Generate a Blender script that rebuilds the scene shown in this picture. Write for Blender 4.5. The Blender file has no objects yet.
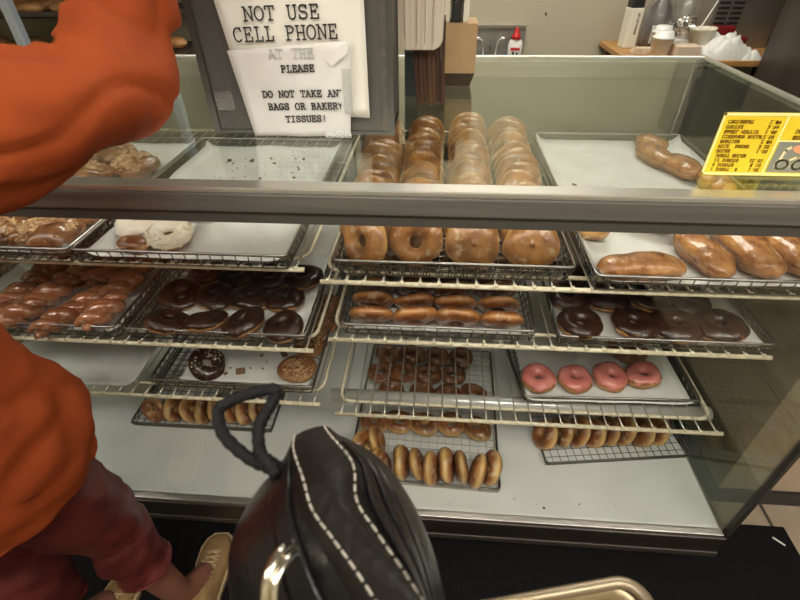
import bpy, math, random
from mathutils import Vector, Matrix, noise
random.seed(7)
SC = bpy.context.scene
COL = SC.collection
PI = math.pi
V = Vector
ORD = ['frontmost', 'second', 'third', 'fourth', 'fifth', 'sixth', 'seventh', 'eighth', 'ninth', 'tenth', 'eleventh', 'twelfth', 'thirteenth', 'fourteenth']
ORL = ['leftmost', 'second from left', 'third from left', 'fourth from left', 'fifth from left', 'sixth from left', 'seventh from left', 'rightmost']

# ------------------------------------------------------------ materials
def mat(name, col, rough=.5, metal=0, col2=None, scale=20, bump=0, bscale=None, coat=0, spec=.5, detail=4, dist=.0, stretch=None, sheen=0, lo=.35, hi=.65):
    m = bpy.data.materials.new(name); m.use_nodes = True
    nt = m.node_tree; b = nt.nodes['Principled BSDF']
    b.inputs['Base Color'].default_value = (*col, 1)
    b.inputs['Roughness'].default_value = rough
    b.inputs['Metallic'].default_value = metal
    b.inputs['Specular IOR Level'].default_value = spec
    b.inputs['Coat Weight'].default_value = coat
    b.inputs['Coat Roughness'].default_value = .12
    if sheen: b.inputs['Sheen Weight'].default_value = sheen
    tc = nt.nodes.new('ShaderNodeTexCoord'); mp = nt.nodes.new('ShaderNodeMapping')
    nt.links.new(tc.outputs['Object'], mp.inputs['Vector'])
    if stretch: mp.inputs['Scale'].default_value = stretch
    if col2:
        n = nt.nodes.new('ShaderNodeTexNoise'); n.inputs['Scale'].default_value = scale; n.inputs['Detail'].default_value = detail
        nt.links.new(mp.outputs[0], n.inputs['Vector'])
        r = nt.nodes.new('ShaderNodeValToRGB')
        r.color_ramp.elements[0].position = lo; r.color_ramp.elements[1].position = hi
        r.color_ramp.elements[0].color = (*col, 1); r.color_ramp.elements[1].color = (*col2, 1)
        nt.links.new(n.outputs['Fac'], r.inputs['Fac']); nt.links.new(r.outputs['Color'], b.inputs['Base Color'])
    if bump:
        n2 = nt.nodes.new('ShaderNodeTexNoise'); n2.inputs['Scale'].default_value = bscale or scale * 2; n2.inputs['Detail'].default_value = 3
        nt.links.new(mp.outputs[0], n2.inputs['Vector'])
        bu = nt.nodes.new('ShaderNodeBump'); bu.inputs['Strength'].default_value = bump; bu.inputs['Distance'].default_value = .004
        nt.links.new(n2.outputs['Fac'], bu.inputs['Height']); nt.links.new(bu.outputs[0], b.inputs['Normal'])
    return m

def glass(name, tint=(.9, .95, .9), gloss=(.95, 1, .95), rough=0.0, haze=0.0, f0=.04, k=1.0):
    m = bpy.data.materials.new(name); m.use_nodes = True
    nt = m.node_tree; nt.nodes.clear()
    N = nt.nodes.new; Lk = nt.links.new
    out = N('ShaderNodeOutputMaterial'); tr = N('ShaderNodeBsdfTransparent'); gl = N('ShaderNodeBsdfGlossy'); mx = N('ShaderNodeMixShader')
    tr.inputs[0].default_value = (*tint, 1); gl.inputs['Color'].default_value = (*gloss, 1); gl.inputs['Roughness'].default_value = rough
    g = N('ShaderNodeNewGeometry'); d = N('ShaderNodeVectorMath'); d.operation = 'DOT_PRODUCT'
    Lk(g.outputs['Incoming'], d.inputs[0]); Lk(g.outputs['Normal'], d.inputs[1])
    def M(op, a, b=None):
        n = N('ShaderNodeMath'); n.operation = op
        for i, q in enumerate((a, b)):
            if q is None: continue
            if isinstance(q, (int, float)): n.inputs[i].default_value = q
            else: Lk(q, n.inputs[i])
        return n.outputs[0]
    a = M('ABSOLUTE', d.outputs['Value']); a = M('SUBTRACT', 1.0, a); a = M('POWER', a, 5.0); a = M('MULTIPLY', a, (1 - f0) * k); a = M('ADD', a, f0 * k)
    Lk(a, mx.inputs[0]); Lk(tr.outputs[0], mx.inputs[1]); Lk(gl.outputs[0], mx.inputs[2])
    last = mx
    if haze:
        tc = N('ShaderNodeTexCoord'); no = N('ShaderNodeTexNoise'); no.inputs['Scale'].default_value = 3.5; no.inputs['Detail'].default_value = 5
        Lk(tc.outputs['Object'], no.inputs['Vector'])
        h = M('MULTIPLY', no.outputs['Fac'], haze * 2)
        df = N('ShaderNodeBsdfDiffuse'); df.inputs[0].default_value = (.8, .82, .78, 1)
        m2 = N('ShaderNodeMixShader'); Lk(h, m2.inputs[0]); Lk(mx.outputs[0], m2.inputs[1]); Lk(df.outputs[0], m2.inputs[2]); last = m2
    Lk(last.outputs[0], out.inputs[0])
    return m

def emis(name, col, s):
    m = bpy.data.materials.new(name); m.use_nodes = True
    b = m.node_tree.nodes['Principled BSDF']
    b.inputs['Base Color'].default_value = (*col, 1); b.inputs['Emission Color'].default_value = (*col, 1); b.inputs['Emission Strength'].default_value = s
    return m

def dough_mat(name, top, side, dark, rough=.25, coat=.6, band=.35, glz=.35):
    """fried dough: brown faces, pale line round the waist, mottled, with patches of dried glaze"""
    m = bpy.data.materials.new(name); m.use_nodes = True
    nt = m.node_tree; b = nt.nodes['Principled BSDF']; N = nt.nodes.new; Lk = nt.links.new
    b.inputs['Roughness'].default_value = rough; b.inputs['Coat Weight'].default_value = coat; b.inputs['Coat Roughness'].default_value = .15
    b.inputs['Subsurface Weight'].default_value = 0
    tc = N('ShaderNodeTexCoord'); sx = N('ShaderNodeSeparateXYZ'); Lk(tc.outputs['Object'], sx.inputs[0])
    ns = N('ShaderNodeTexNoise'); ns.inputs['Scale'].default_value = 28; ns.inputs['Detail'].default_value = 3
    oi = N('ShaderNodeObjectInfo'); mp = N('ShaderNodeMapping'); Lk(tc.outputs['Object'], mp.inputs[0])
    cb = N('ShaderNodeCombineXYZ'); Lk(oi.outputs['Random'], cb.inputs[0]); Lk(oi.outputs['Random'], cb.inputs[2]); Lk(cb.outputs[0], mp.inputs['Location'])
    Lk(mp.outputs[0], ns.inputs['Vector'])
    ab = N('ShaderNodeMath'); ab.operation = 'ABSOLUTE'; Lk(sx.outputs[2], ab.inputs[0])
    ma = N('ShaderNodeMath'); ma.operation = 'MULTIPLY_ADD'; Lk(ns.outputs['Fac'], ma.inputs[0]); ma.inputs[1].default_value = -.006; Lk(ab.outputs[0], ma.inputs[2])
    mr = N('ShaderNodeMapRange'); mr.inputs['From Min'].default_value = -.003; mr.inputs['From Max'].default_value = band * .02; Lk(ma.outputs[0], mr.inputs['Value'])
    r = N('ShaderNodeValToRGB'); Lk(ns.outputs['Fac'], r.inputs[0])
    r.color_ramp.elements[0].position = .3; r.color_ramp.elements[1].position = .7
    r.color_ramp.elements[0].color = (*dark, 1); r.color_ramp.elements[1].color = (*top, 1)
    mx = N('ShaderNodeMix'); mx.data_type = 'RGBA'; Lk(mr.outputs[0], mx.inputs[0]); mx.inputs[6].default_value = (*side, 1); Lk(r.outputs[0], mx.inputs[7])
    # per-piece variation in how dark it was fried
    hv = N('ShaderNodeHueSaturation'); mr2 = N('ShaderNodeMapRange'); mr2.inputs['To Min'].default_value = .8; mr2.inputs['To Max'].default_value = 1.2
    Lk(oi.outputs['Random'], mr2.inputs['Value']); Lk(mr2.outputs[0], hv.inputs['Value']); Lk(mx.outputs[2], hv.inputs['Color'])
    n3 = N('ShaderNodeTexNoise'); n3.inputs['Scale'].default_value = 55; n3.inputs['Detail'].default_value = 4; Lk(mp.outputs[0], n3.inputs['Vector'])
    r3 = N('ShaderNodeMapRange'); r3.inputs['From Min'].default_value = .56; r3.inputs['From Max'].default_value = .68; r3.inputs['To Max'].default_value = glz; Lk(n3.outputs['Fac'], r3.inputs['Value'])
    m3 = N('ShaderNodeMix'); m3.data_type = 'RGBA'; Lk(r3.outputs[0], m3.inputs[0]); Lk(hv.outputs[0], m3.inputs[6]); m3.inputs[7].default_value = (.75, .62, .45, 1)
    Lk(m3.outputs[2], b.inputs['Base Color'])
    bu = N('ShaderNodeBump'); bu.inputs['Strength'].default_value = .5; bu.inputs['Distance'].default_value = .004; Lk(n3.outputs['Fac'], bu.inputs['Height']); Lk(bu.outputs[0], b.inputs['Normal'])
    return m

M = {}
M['steel'] = mat('brushed_steel', (.42, .40, .37), .38, .9, (.52, .49, .45), 60, .05, stretch=(.05, 1, 1))
M['rail'] = mat('anodised_rail', (.15, .145, .135), .36, .5, (.21, .20, .185), 80, .06, stretch=(.03, 1, 1))
M['rail_light'] = mat('rail_lip', (.66, .65, .60), .3, .8)
M['dark_metal'] = mat('dark_metal', (.05, .047, .042), .45, .5)
M['wire'] = mat('chrome_wire', (.34, .33, .31), .28, 1.0)
M['wire_dark'] = mat('dull_wire', (.17, .165, .15), .35, .9)
M['cream'] = mat('cream_coated_rod', (.78, .72, .55), .35, 0, (.62, .55, .38), 90, .1)
M['rodgrey'] = mat('shelf_cross_wire', (.55, .52, .44), .3, .6)
M['deck'] = mat('white_laminate', (.80, .82, .80), .38, 0, (.70, .72, .70), 6, .02, lo=.3, hi=.7)
M['backpanel'] = mat('case_back', (.25, .25, .19), .35, .1, (.19, .19, .145), 3)
M['glass_top'] = glass('top_glass', (.955, .965, .95), (.95, 1, .93), 0, 0, .045)
M['glass_front'] = glass('front_glass', (.985, .988, .98), (1, 1, 1), 0, 0, .035)
M['glass_side'] = glass('side_glass', (.62, .65, .57), (.9, 1, .9), 0, .035, .05)
M['mat'] = mat('black_rubber', (.005, .005, .0055), .85, 0, (.008, .008, .009), 120, .3, 300, spec=.1)
M['paper'] = mat('parchment', (.76, .77, .74), .55, 0, (.66, .66, .62), 12, .15, 25)
M['signpaper'] = mat('sign_paper', (.80, .77, .70), .6, 0, (.74, .71, .64), 8, .05)
M['signpaper2'] = mat('sign_paper_old', (.78, .765, .74), .6, 0, (.66, .64, .61), 9, .2, 14)
M['ink'] = mat('black_ink', (.03, .028, .028), .7)
M['fadedink'] = mat('faded_ink', (.60, .58, .55), .7)
M['tape'] = glass('clear_tape', (.93, .93, .93), (1, 1, 1), .25, .05, .12)
M['raised'] = dough_mat('glazed_raised', (.47, .205, .045), (.60, .36, .12), (.17, .052, .010), .36, .4, .35, .45)
M['dark_ring'] = dough_mat('dark_glazed_ring', (.27, .092, .024), (.42, .19, .06), (.10, .027, .007), .34, .5, .3, .35)
M['cake'] = dough_mat('cake_dough', (.30, .12, .04), (.48, .25, .09), (.20, .07, .022), .5, .1, .3, .1)
M['old_ring'] = dough_mat('sugar_glazed_cake', (.34, .125, .035), (.72, .46, .17), (.16, .050, .014), .35, .4, .5, .35)
M['redglaze'] = dough_mat('red_glazed_twist', (.40, .15, .065), (.46, .20, .09), (.27, .085, .035), .18, 1, .3, .4)
M['choc'] = mat('chocolate_icing', (.024, .010, .006), .3, 0, (.04, .015, .008), 40, .7, 60, coat=.25, spec=.4)
M['pink'] = mat('pink_icing', (.56, .155, .13), .3, 0, (.68, .25, .21), 35, .3, 50, coat=.5)
M['whiteice'] = mat('white_icing', (.80, .74, .64), .35, 0, (.74, .64, .54), 40, .3, 50, coat=.3)
M['maple'] = mat('maple_glaze', (.27, .085, .022), .22, 0, (.62, .30, .10), 40, 1.0, 110, coat=.8, lo=.32, hi=.72)
M['coconut'] = mat('shredded_coconut', (.84, .80, .66), .6, 0, (.70, .62, .42), 60)
M['nuts'] = mat('chopped_nuts', (.26, .11, .045), .35, 0, (.74, .50, .27), 60, .2, coat=.4)
M['pecan'] = mat('pecan_glaze', (.11, .04, .018), .25, 0, (.30, .13, .05), 40, 1.0, 50, coat=.7)
M['wallb'] = mat('painted_wall', (.45, .415, .30), .6, 0, (.45, .41, .30), 2, .02)
M['ceil'] = mat('ceiling_tile', (.55, .54, .50), .8, 0, (.50, .49, .45), 60)
M['orange'] = mat('orange_fabric', (.34, .064, .015), .85, 0, (.25, .044, .010), 7, .15, 90, spec=.15)
M['maroon'] = mat('maroon_satin', (.125, .020, .018), .45, 0, (.075, .011, .011), 14, .6, 30)
M['skin'] = mat('brown_skin', (.22, .09, .06), .5, 0, (.19, .075, .05), 20)
M['hair'] = mat('black_hair', (.012, .009, .008), .4)
M['tan'] = mat('tan_suede', (.30, .185, .075), .8, 0, (.21, .125, .05), 40, .3, 120)
M['sole'] = mat('cream_rubber', (.40, .30, .17), .6)
M['leather'] = mat('black_leather', (.004, .004, .0045), .28, 0, (.006, .006, .0065), 60, .3, 220, coat=.15, spec=.35)
M['leather2'] = mat('soft_brown_black_leather', (.007, .006, .004), .5, 0, (.010, .008, .006), 30, .3, 160, spec=.2)
M['cordm'] = mat('black_braid', (.005, .0055, .006), .6, 0, (.010, .010, .011), 400, .5, 700, spec=.2)
M['thread'] = mat('stitch_thread', (.42, .38, .32), .6)
M['chrome'] = mat('chrome', (.75, .73, .70), .15, 1)
M['tin'] = mat('tan_metal', (.30, .24, .16), .4, .7)
M['card'] = mat('cardboard', (.48, .32, .165), .8, 0, (.44, .29, .15), 25)
M['darkbox'] = mat('dark_box', (.05, .032, .02), .6)
M['bag'] = mat('brown_kraft', (.040, .016, .008), .75, 0, (.085, .038, .017), 90, .2, stretch=(1, .2, .03))
M['pad'] = mat('cream_paper_stack', (.66, .58, .48), .8, 0, (.50, .42, .33), 120, .1, stretch=(1, 1, .02))
M['plastic_w'] = mat('white_plastic', (.80, .79, .74), .35)
M['plastic_c'] = mat('cream_plastic', (.76, .73, .60), .4)
M['black_p'] = mat('black_plastic', (.02, .02, .022), .35)
M['red_p'] = mat('red_plastic', (.52, .02, .02), .3)
M['wood'] = mat('oak_top', (.50, .27, .09), .4, 0, (.40, .20, .06), 12, .1, stretch=(1, 8, 8))
M['jug'] = mat('dark_purple_syrup', (.045, .012, .02), .15, 0, coat=.7)
M['film'] = glass('plastic_film', (.80, .80, .80), (1, 1, 1), .2, .12, .12)
M['foil'] = mat('crumpled_foil', (.72, .70, .66), .25, 1, None, 20, 1, 60)
M['fridge'] = mat('stainless_side', (.50, .47, .43), .35, .85, (.42, .40, .36), 5, .03)
M['fridge_dark'] = mat('dark_steel', (.07, .06, .05), .35, .6, (.11, .09, .075), 6)
M['slate'] = mat('slate_blue_plastic', (.10, .13, .15), .5)
M['yellow'] = mat('yellow_card', (.84, .61, .025), .5)
M['yellow_edge'] = mat('pale_yellow_border', (.95, .86, .35), .5)
M['cardgrey'] = mat('card_grey_panel', (.25, .25, .20), .5)
M['cardcream'] = mat('card_cream', (.85, .74, .45), .5)
M['salmon'] = mat('card_salmon', (.85, .35, .18), .5)
M['cardink'] = mat('card_ink', (.28, .12, .01), .6)
M['cabpanel'] = mat('pinkish_cabinet', (.52, .40, .30), .5, 0, (.48, .36, .27), 6)
M['crumb'] = mat('crumb', (.10, .055, .03), .8, 0, (.25, .15, .08), 200)
M['rackpost'] = mat('pale_blue_post', (.55, .62, .70), .35, .3)
M['bread'] = dough_mat('rack_bread', (.50, .25, .08), (.55, .32, .14), (.25, .09, .03), .5, .2, .3, .1)
M['towel'] = mat('white_towel', (.78, .78, .74), .9, 0, (.70, .70, .66), 60, .4, 90)
M['labelm'] = mat('bottle_label', (.75, .73, .68), .5)
M['tube_lit'] = emis('lit_tube', (1, .96, .86), 3.2)
M['panel_lit'] = emis('ceiling_panel_light', (1, .95, .86), 8.6)

# tile floor
def tile_mat():
    m = bpy.data.materials.new('tan_floor_tiles'); m.use_nodes = True; nt = m.node_tree; b = nt.nodes['Principled BSDF']
    tc = nt.nodes.new('ShaderNodeTexCoord'); mp = nt.nodes.new('ShaderNodeMapping'); br = nt.nodes.new('ShaderNodeTexBrick')
    mp.inputs['Rotation'].default_value = (0, 0, 0)
    mp.inputs['Location'].default_value = (.12, .04, 0)
    br.offset = 0; br.inputs['Scale'].default_value = 1; br.inputs['Brick Width'].default_value = .3; br.inputs['Row Height'].default_value = .3
    br.inputs['Mortar Size'].default_value = .006
    br.inputs['Color1'].default_value = (.46, .36, .26, 1); br.inputs['Color2'].default_value = (.40, .31, .23, 1); br.inputs['Mortar'].default_value = (.06, .05, .04, 1)
    nt.links.new(tc.outputs['Object'], mp.inputs[0]); nt.links.new(mp.outputs[0], br.inputs['Vector'])
    n = nt.nodes.new('ShaderNodeTexNoise'); n.inputs['Scale'].default_value = 18; n.inputs['Detail'].default_value = 6
    nt.links.new(tc.outputs['Object'], n.inputs['Vector'])
    mx = nt.nodes.new('ShaderNodeMix'); mx.data_type = 'RGBA'; mx.blend_type = 'MULTIPLY'; mx.inputs[0].default_value = .5
    nt.links.new(br.outputs['Color'], mx.inputs[6]); nt.links.new(n.outputs['Fac'], mx.inputs[7]); nt.links.new(mx.outputs[2], b.inputs['Base Color'])
    b.inputs['Roughness'].default_value = .45
    return m
M['tile'] = tile_mat()

# ------------------------------------------------------------ mesh builder
class MB:
    def __init__(s): s.v = []; s.f = []
    def add(s, vs, fs):
        o = len(s.v); s.v += [tuple(q) for q in vs]; s.f += [tuple(i + o for i in f) for f in fs]; return s
    def box(s, x0, x1, y0, y1, z0, z1, mtx=None):
        vs = [V((x, y, z)) for z in (z0, z1) for y in (y0, y1) for x in (x0, x1)]
        if mtx: vs = [mtx @ q for q in vs]
        return s.add(vs, [(0, 2, 3, 1), (4, 5, 7, 6), (0, 1, 5, 4), (2, 6, 7, 3), (0, 4, 6, 2), (1, 3, 7, 5)])
    def tube(s, pts, r, n=6, closed=False, caps=True):
        pts = [V(p) for p in pts]; k = len(pts); rs = r if isinstance(r, (list, tuple)) else [r] * k
        up = None; vs = []
        for i in range(k):
            a = pts[i - 1] if (i > 0 or closed) else pts[i]; b = pts[(i + 1) % k] if (i < k - 1 or closed) else pts[i]
            t = (b - a)
            t = t.normalized() if t.length > 1e-9 else V((0, 0, 1))
            if up is None: up = V((0, 0, 1)) if abs(t.z) < .9 else V((0, 1, 0))
            u = (up - t * up.dot(t))
            if u.length < 1e-6: u = t.orthogonal()
            u.normalize(); w = t.cross(u); up = u
            for j in range(n):
                an = 2 * PI * (j + .5) / n; vs.append(pts[i] + (u * math.cos(an) + w * math.sin(an)) * rs[i])
        fs = []
        for i in range(k if closed else k - 1):
            i2 = (i + 1) % k
            for j in range(n): fs.append((i * n + j, i * n + (j + 1) % n, i2 * n + (j + 1) % n, i2 * n + j))
        if not closed and caps: fs += [tuple(range(n - 1, -1, -1)), tuple((k - 1) * n + j for j in range(n))]
        return s.add(vs, fs)
    def rings(s, rings, cap0=True, cap1=True):
        n = len(rings[0]); vs = [p for r in rings for p in r]; fs = []
        for i in range(len(rings) - 1):
            for j in range(n): fs.append((i * n + j, i * n + (j + 1) % n, (i + 1) * n + (j + 1) % n, (i + 1) * n + j))
        if cap0: fs.append(tuple(range(n - 1, -1, -1)))
        if cap1: fs.append(tuple((len(rings) - 1) * n + j for j in range(n)))
        return s.add(vs, fs)
    def lathe(s, prof, n=20, c=(0, 0, 0), sx=1, sy=1):
        c = V(c)
        return s.rings([[c + V((r * sx * math.cos(2 * PI * j / n), r * sy * math.sin(2 * PI * j / n), z)) for j in range(n)] for r, z in prof])
    def build(s, name, m, parent=None, smooth=False, bevel=0, subsurf=0, loc=None):
        me = bpy.data.meshes.new(name); me.from_pydata(s.v, [], s.f); me.update()
        import bmesh
        bm = bmesh.new(); bm.from_mesh(me); bmesh.ops.recalc_face_normals(bm, faces=bm.faces); bm.to_mesh(me); bm.free()
        if smooth:
            for p in me.polygons: p.use_smooth = True
        o = bpy.data.objects.new(name, me); COL.objects.link(o); me.materials.append(M[m] if isinstance(m, str) else m)
        if parent: o.parent = parent
        if loc: o.location = loc
        if bevel:
            b = o.modifiers.new('bevel', 'BEVEL'); b.width = bevel; b.segments = 2; b.limit_method = 'ANGLE'
        if subsurf:
            q = o.modifiers.new('sub', 'SUBSURF'); q.levels = subsurf; q.render_levels = subsurf
        return o

def tag(o, label, cat=None, group=None, kind=None):
    o['label'] = label
    if cat: o['category'] = cat
    if group: o['group'] = group
    if kind: o['kind'] = kind
    return o
def thing(name, label, cat, loc=(0, 0, 0), rz=0, group=None):
    o = bpy.data.objects.new(name, None); COL.objects.link(o); o.location = loc; o.rotation_euler = (0, 0, rz); o.empty_display_size = .02
    return tag(o, label, cat, group)
def dup(o, loc=None, rot=None, scale=None, label=None, group=None):
    c = o.copy(); COL.objects.link(c)
    for ch in o.children:
        d = ch.copy(); COL.objects.link(d); d.parent = c
    if loc is not None: c.location = loc
    if rot is not None: c.rotation_euler = rot
    if scale is not None: c.scale = scale
    if label: c['label'] = label
    if group: c['group'] = group
    return c
def st(o, label=None):
    o['kind'] = 'structure'
    if label: o['label'] = label
    return o
def rrect(x0, x1, y0, y1, z, r, n=4):
    out = []
    for cx, cy, a0 in ((x1 - r, y1 - r, 0), (x0 + r, y1 - r, 90), (x0 + r, y0 + r, 180), (x1 - r, y0 + r, 270)):
        for i in range(n + 1):
            a = math.radians(a0 + 90 * i / n); out.append(V((cx + r * math.cos(a), cy + r * math.sin(a), z)))
    return out

# ------------------------------------------------------------ camera
cam = bpy.data.cameras.new('camera'); co = bpy.data.objects.new('camera', cam); COL.objects.link(co); SC.camera = co
R_ = V((0.99723521, 0.0734339, -0.0113752)); U_ = V((-0.03614625, 0.61311272, 0.78916807)); F_ = V((-0.06492597, 0.78657501, -0.61407195))
mw = Matrix.Identity(4)
for i in range(3):
    mw[i][0] = R_[i]; mw[i][1] = U_[i]; mw[i][2] = -F_[i]
mw[0][3], mw[1][3], mw[2][3] = 0, -.6602, 1.4537
co.matrix_world = mw
cam.sensor_width = 36; cam.lens = 467.43 / 800 * 36; cam.clip_start = .02
cam.dof.use_dof = True; cam.dof.focus_distance = 1.15; cam.dof.aperture_fstop = cam.lens / 1000 / .0022

# ------------------------------------------------------------ setting
XL, XR, ZC = -1.25, .79, 1.155
CD = .962
st(MB().box(-3.2, 2.8, -2.4, 2.3, -.06, 0).build('floor', 'tile'))
st(MB().box(-3.2, 2.8, 2.25, 2.35, 0, 2.7).build('wall_back', 'wallb'))
st(MB().box(-3.3, -3.2, -2.4, 2.35, 0, 2.7).build('wall_left', 'wallb'))
st(MB().box(2.8, 2.9, -2.4, 2.35, 0, 2.7).build('wall_right', 'wallb'))
st(MB().box(-3.3, 2.9, -2.5, -2.4, 0, 2.7).build('wall_front', 'wallb'))
st(MB().box(-3.3, 2.9, -2.5, 2.35, 2.7, 2.76).build('ceiling', 'ceil'))
for nm, x, y in (('behind the counter, above the sink', .2, 1.45), ('added over the customer side at the left', -1.5, -1.2), ('added over the customer side in the middle', .1, -1.3), ('added over the customer side at the right', 1.7, -1.2)):  # panels out of view; customer-side ones added to brighten the lower shelves
    t = thing('unseen_ceiling_light', 'unseen white ceiling panel light ' + nm, 'light', (x, y, 2.69))
    fr = MB()
    for a in ((-.62, .62, -.32, -.30), (-.62, .62, .30, .32), (-.62, -.60, -.3, .3), (.60, .62, -.3, .3)): fr.box(a[0], a[1], a[2], a[3], -.02, .01)
    fr.build('frame', 'plastic_w', t)
    MB().box(-.6, .6, -.3, .3, -.012, .0).build('diffuser', 'panel_lit', t)

tag(MB().box(-2.2, 1.106, -1.6, .128, 0, .012).build('rubber_mat', 'mat', bevel=.003), 'black rubber floor mat in front of the display case', 'floor mat')
# litter on the mat
t = MB().box(-.03, .03, -.003, .003, 0, .003).build('paper_straw', 'labelm', loc=(1.064, .079, .013)); t.rotation_euler = (0, 0, -.75); t.scale = (.55, .6, 1)
tag(t, 'tiny pale stick lying on the black mat near the floor tiles', 'litter')

# ------------------------------------------------------------ display case
case = thing('display_case', 'glass bakery display case with metal rail holding doughnut trays', 'display case', (0, 0, 0))
MB().box(XL + .02, XR - .02, .10, CD - .05, 0, .10).build('plinth', 'dark_metal', case)
MB().box(XL - .012, XR + .012, -.018, CD, .10, .193).build('base', mat('base_brown', (.032, .026, .022), .35, .5, (.055, .044, .037), 10, stretch=(.1, 1, 1)), case, bevel=.004)
MB().box(XL - .012, XR + .012, -.022, -.006, .103, .125).build('kick_trim', mat('kick_brown', (.055, .045, .035), .5, .3), case, bevel=.003)
MB().box(XL, XR, .006, CD - .02, .193, .2).build('deck', 'deck', case)
MB().box(XL, XR, -.014, .006, .193, .206).build('glass_channel', 'steel', case, bevel=.002)
MB().box(XR - .002, XR + .008, .006, CD - .02, .19, .206).build('side_channel', 'steel', case)
MB().box(XL - .008, XL + .002, .006, CD - .02, .19, .206).build('side_channel', 'steel', case)
MB().box(XL, XR, -.006, 0, .206, 1.125).build('front_glass', 'glass_front', case)
MB().box(XR, XR + .006, 0, CD - .02, .206, 1.15).build('side_glass', 'glass_side', case)
MB().box(XL - .006, XL, 0, CD - .02, .206, 1.15).build('side_glass', 'glass_side', case)
for x in (XR + .006, XL - .018):
    MB().box(x, x + .012, -.012, .006, .193, 1.11).build('corner_post', 'dark_metal', case, bevel=.002)
    MB().box(x, x + .012, CD - .03, CD, .193, 1.15).build('corner_post', 'dark_metal', case, bevel=.002)
# top glass and front rail
MB().box(XL - .012, XR + .012, .004, CD + .002, 1.149, ZC).build('top_glass', 'glass_top', case)
rl = MB()
rl.box(XL - .014, XR + .014, -.026, -.010, 1.118, 1.150)
rl.build('front_rail', 'rail', case, bevel=.003)
MB().box(XL - .014, XR + .014, -.024, .006, 1.150, 1.159).build('rail_lip', 'rail_light', case, bevel=.002)
MB().box(XL - .014, XR + .014, -.020, .012, 1.098, 1.118).build('rail_channel', mat('rail_underside', (.085, .08, .07), .5, .3), case)
MB().box(XL - .014, XR + .014, CD, CD + .014, 1.145, 1.159).build('rear_rail', 'rail_light', case, bevel=.002)
for x in (XR + .006, XL - .016):
    MB().box(x, x + .010, .006, CD, 1.145, 1.159).build('side_trim', 'rail_light', case, bevel=.002)
# sliding doors at the back, half open, and rear frame
bk = MB(); bk.box(XL, XR, CD - .03, CD - .006, .2, .235); bk.box(XL, XR, CD - .03, CD - .006, 1.105, 1.148); bk.box(-.26, -.23, CD - .03, CD - .006, .235, 1.105)
bk.build('rear_frame', 'steel', case)
MB().box(XL + .02, -.28, CD - .026, CD - .020, .236, 1.104).build('sliding_door', 'backpanel', case)
MB().box(-.21, .36, CD - .026, CD - .020, .236, 1.104).build('sliding_door', 'backpanel', case)
MB().box(.20, XR - .01, CD - .016, CD - .010, .236, 1.104).build('sliding_door', 'backpanel', case)
# slotted shelf standards
for x in (XL + .03, -.232, XR - .03):
    MB().box(x - .008, x + .008, CD - .045, CD - .031, .2, 1.14).build('shelf_standard', 'steel', case)
# lit tube under the front rail
tl = MB().tube([(XL + .05, .034, 1.098), (XR - .05, .034, 1.098)], .011, 12).build('tube_lamp', 'tube_lit', case, True)
MB().tube([(-.262, .176, .462), (.735, .176, .462)], .019, 16).build('support_tube', mat('polished_tube', (.66, .66, .63), .18, .35, (.6, .6, .56), 30, .02, stretch=(.05, 1, 1)), case, True)

# ------------------------------------------------------------ wire shelves
def wire_shelf(x0, x1, z, label, y1=.90, lip=True):
    t = thing('wire_shelf', label, 'wire shelf', (x0, .08, z), 0, 'wire shelves in the display case')
    W = x1 - x0
    f = MB(); f.tube(rrect(0.0, W, .045, y1 - .08, -.003, .03), .0045, 8, True)
    f.build('frame', 'cream', t, True)
    a = MB().tube([(-.004, 0, 0), (W + .004, 0, 0)], .0052, 8)
    # little weld beads where each cross wire meets the rod
    n = int(W / .036)
    for i in range(n + 1):
        x = .012 + i * (W - .024) / n; a.box(x - .0035, x + .0035, -.004, .004, .002, .0075)
    a.build('front_rod', 'cream', t, True)
    c = MB()
    for i in range(n + 1):
        x = .012 + i * (W - .024) / n
        c.tube([(x, 0, .004), (x, .045, .0035), (x, y1 - .08, .0035)], .0019, 5)
    for y in (.3, .55): c.tube([(0, y, -.002), (W, y, -.002)], .003, 5)
    c.build('cross_wire', 'rodgrey', t, True)['kind'] = 'stuff'
    for x in (.012, W - .012): MB().box(x - .002, x + .002, y1 - .13, y1 - .03, -.03, -.008).build('bracket', 'steel', t)
    return t
ZS1, ZS2, ZS3 = .915, .76, .505
ZL1, ZL2, ZL3 = .942, .722, .538
wire_shelf(-.215, .755, ZS1, 'cream wire shelf, top one at the right, under maple bars and glazed rings')
wire_shelf(-.215, .70, ZS2, 'cream wire shelf, middle one at the right, under dark chocolate doughnuts')
wire_shelf(-.226, .705, ZS3, 'cream wire shelf, lowest one at the right, under pink doughnuts')
wire_shelf(-1.20, -.252, ZL1, 'cream wire shelf, top one at the left, under coconut doughnuts')
wire_shelf(-1.20, -.262, ZL2, 'cream wire shelf, middle one at the left, under chocolate doughnuts')
wire_shelf(-1.20, -.268, ZL3, 'cream wire shelf, lowest one at the left, with nearly empty tray')

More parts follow.
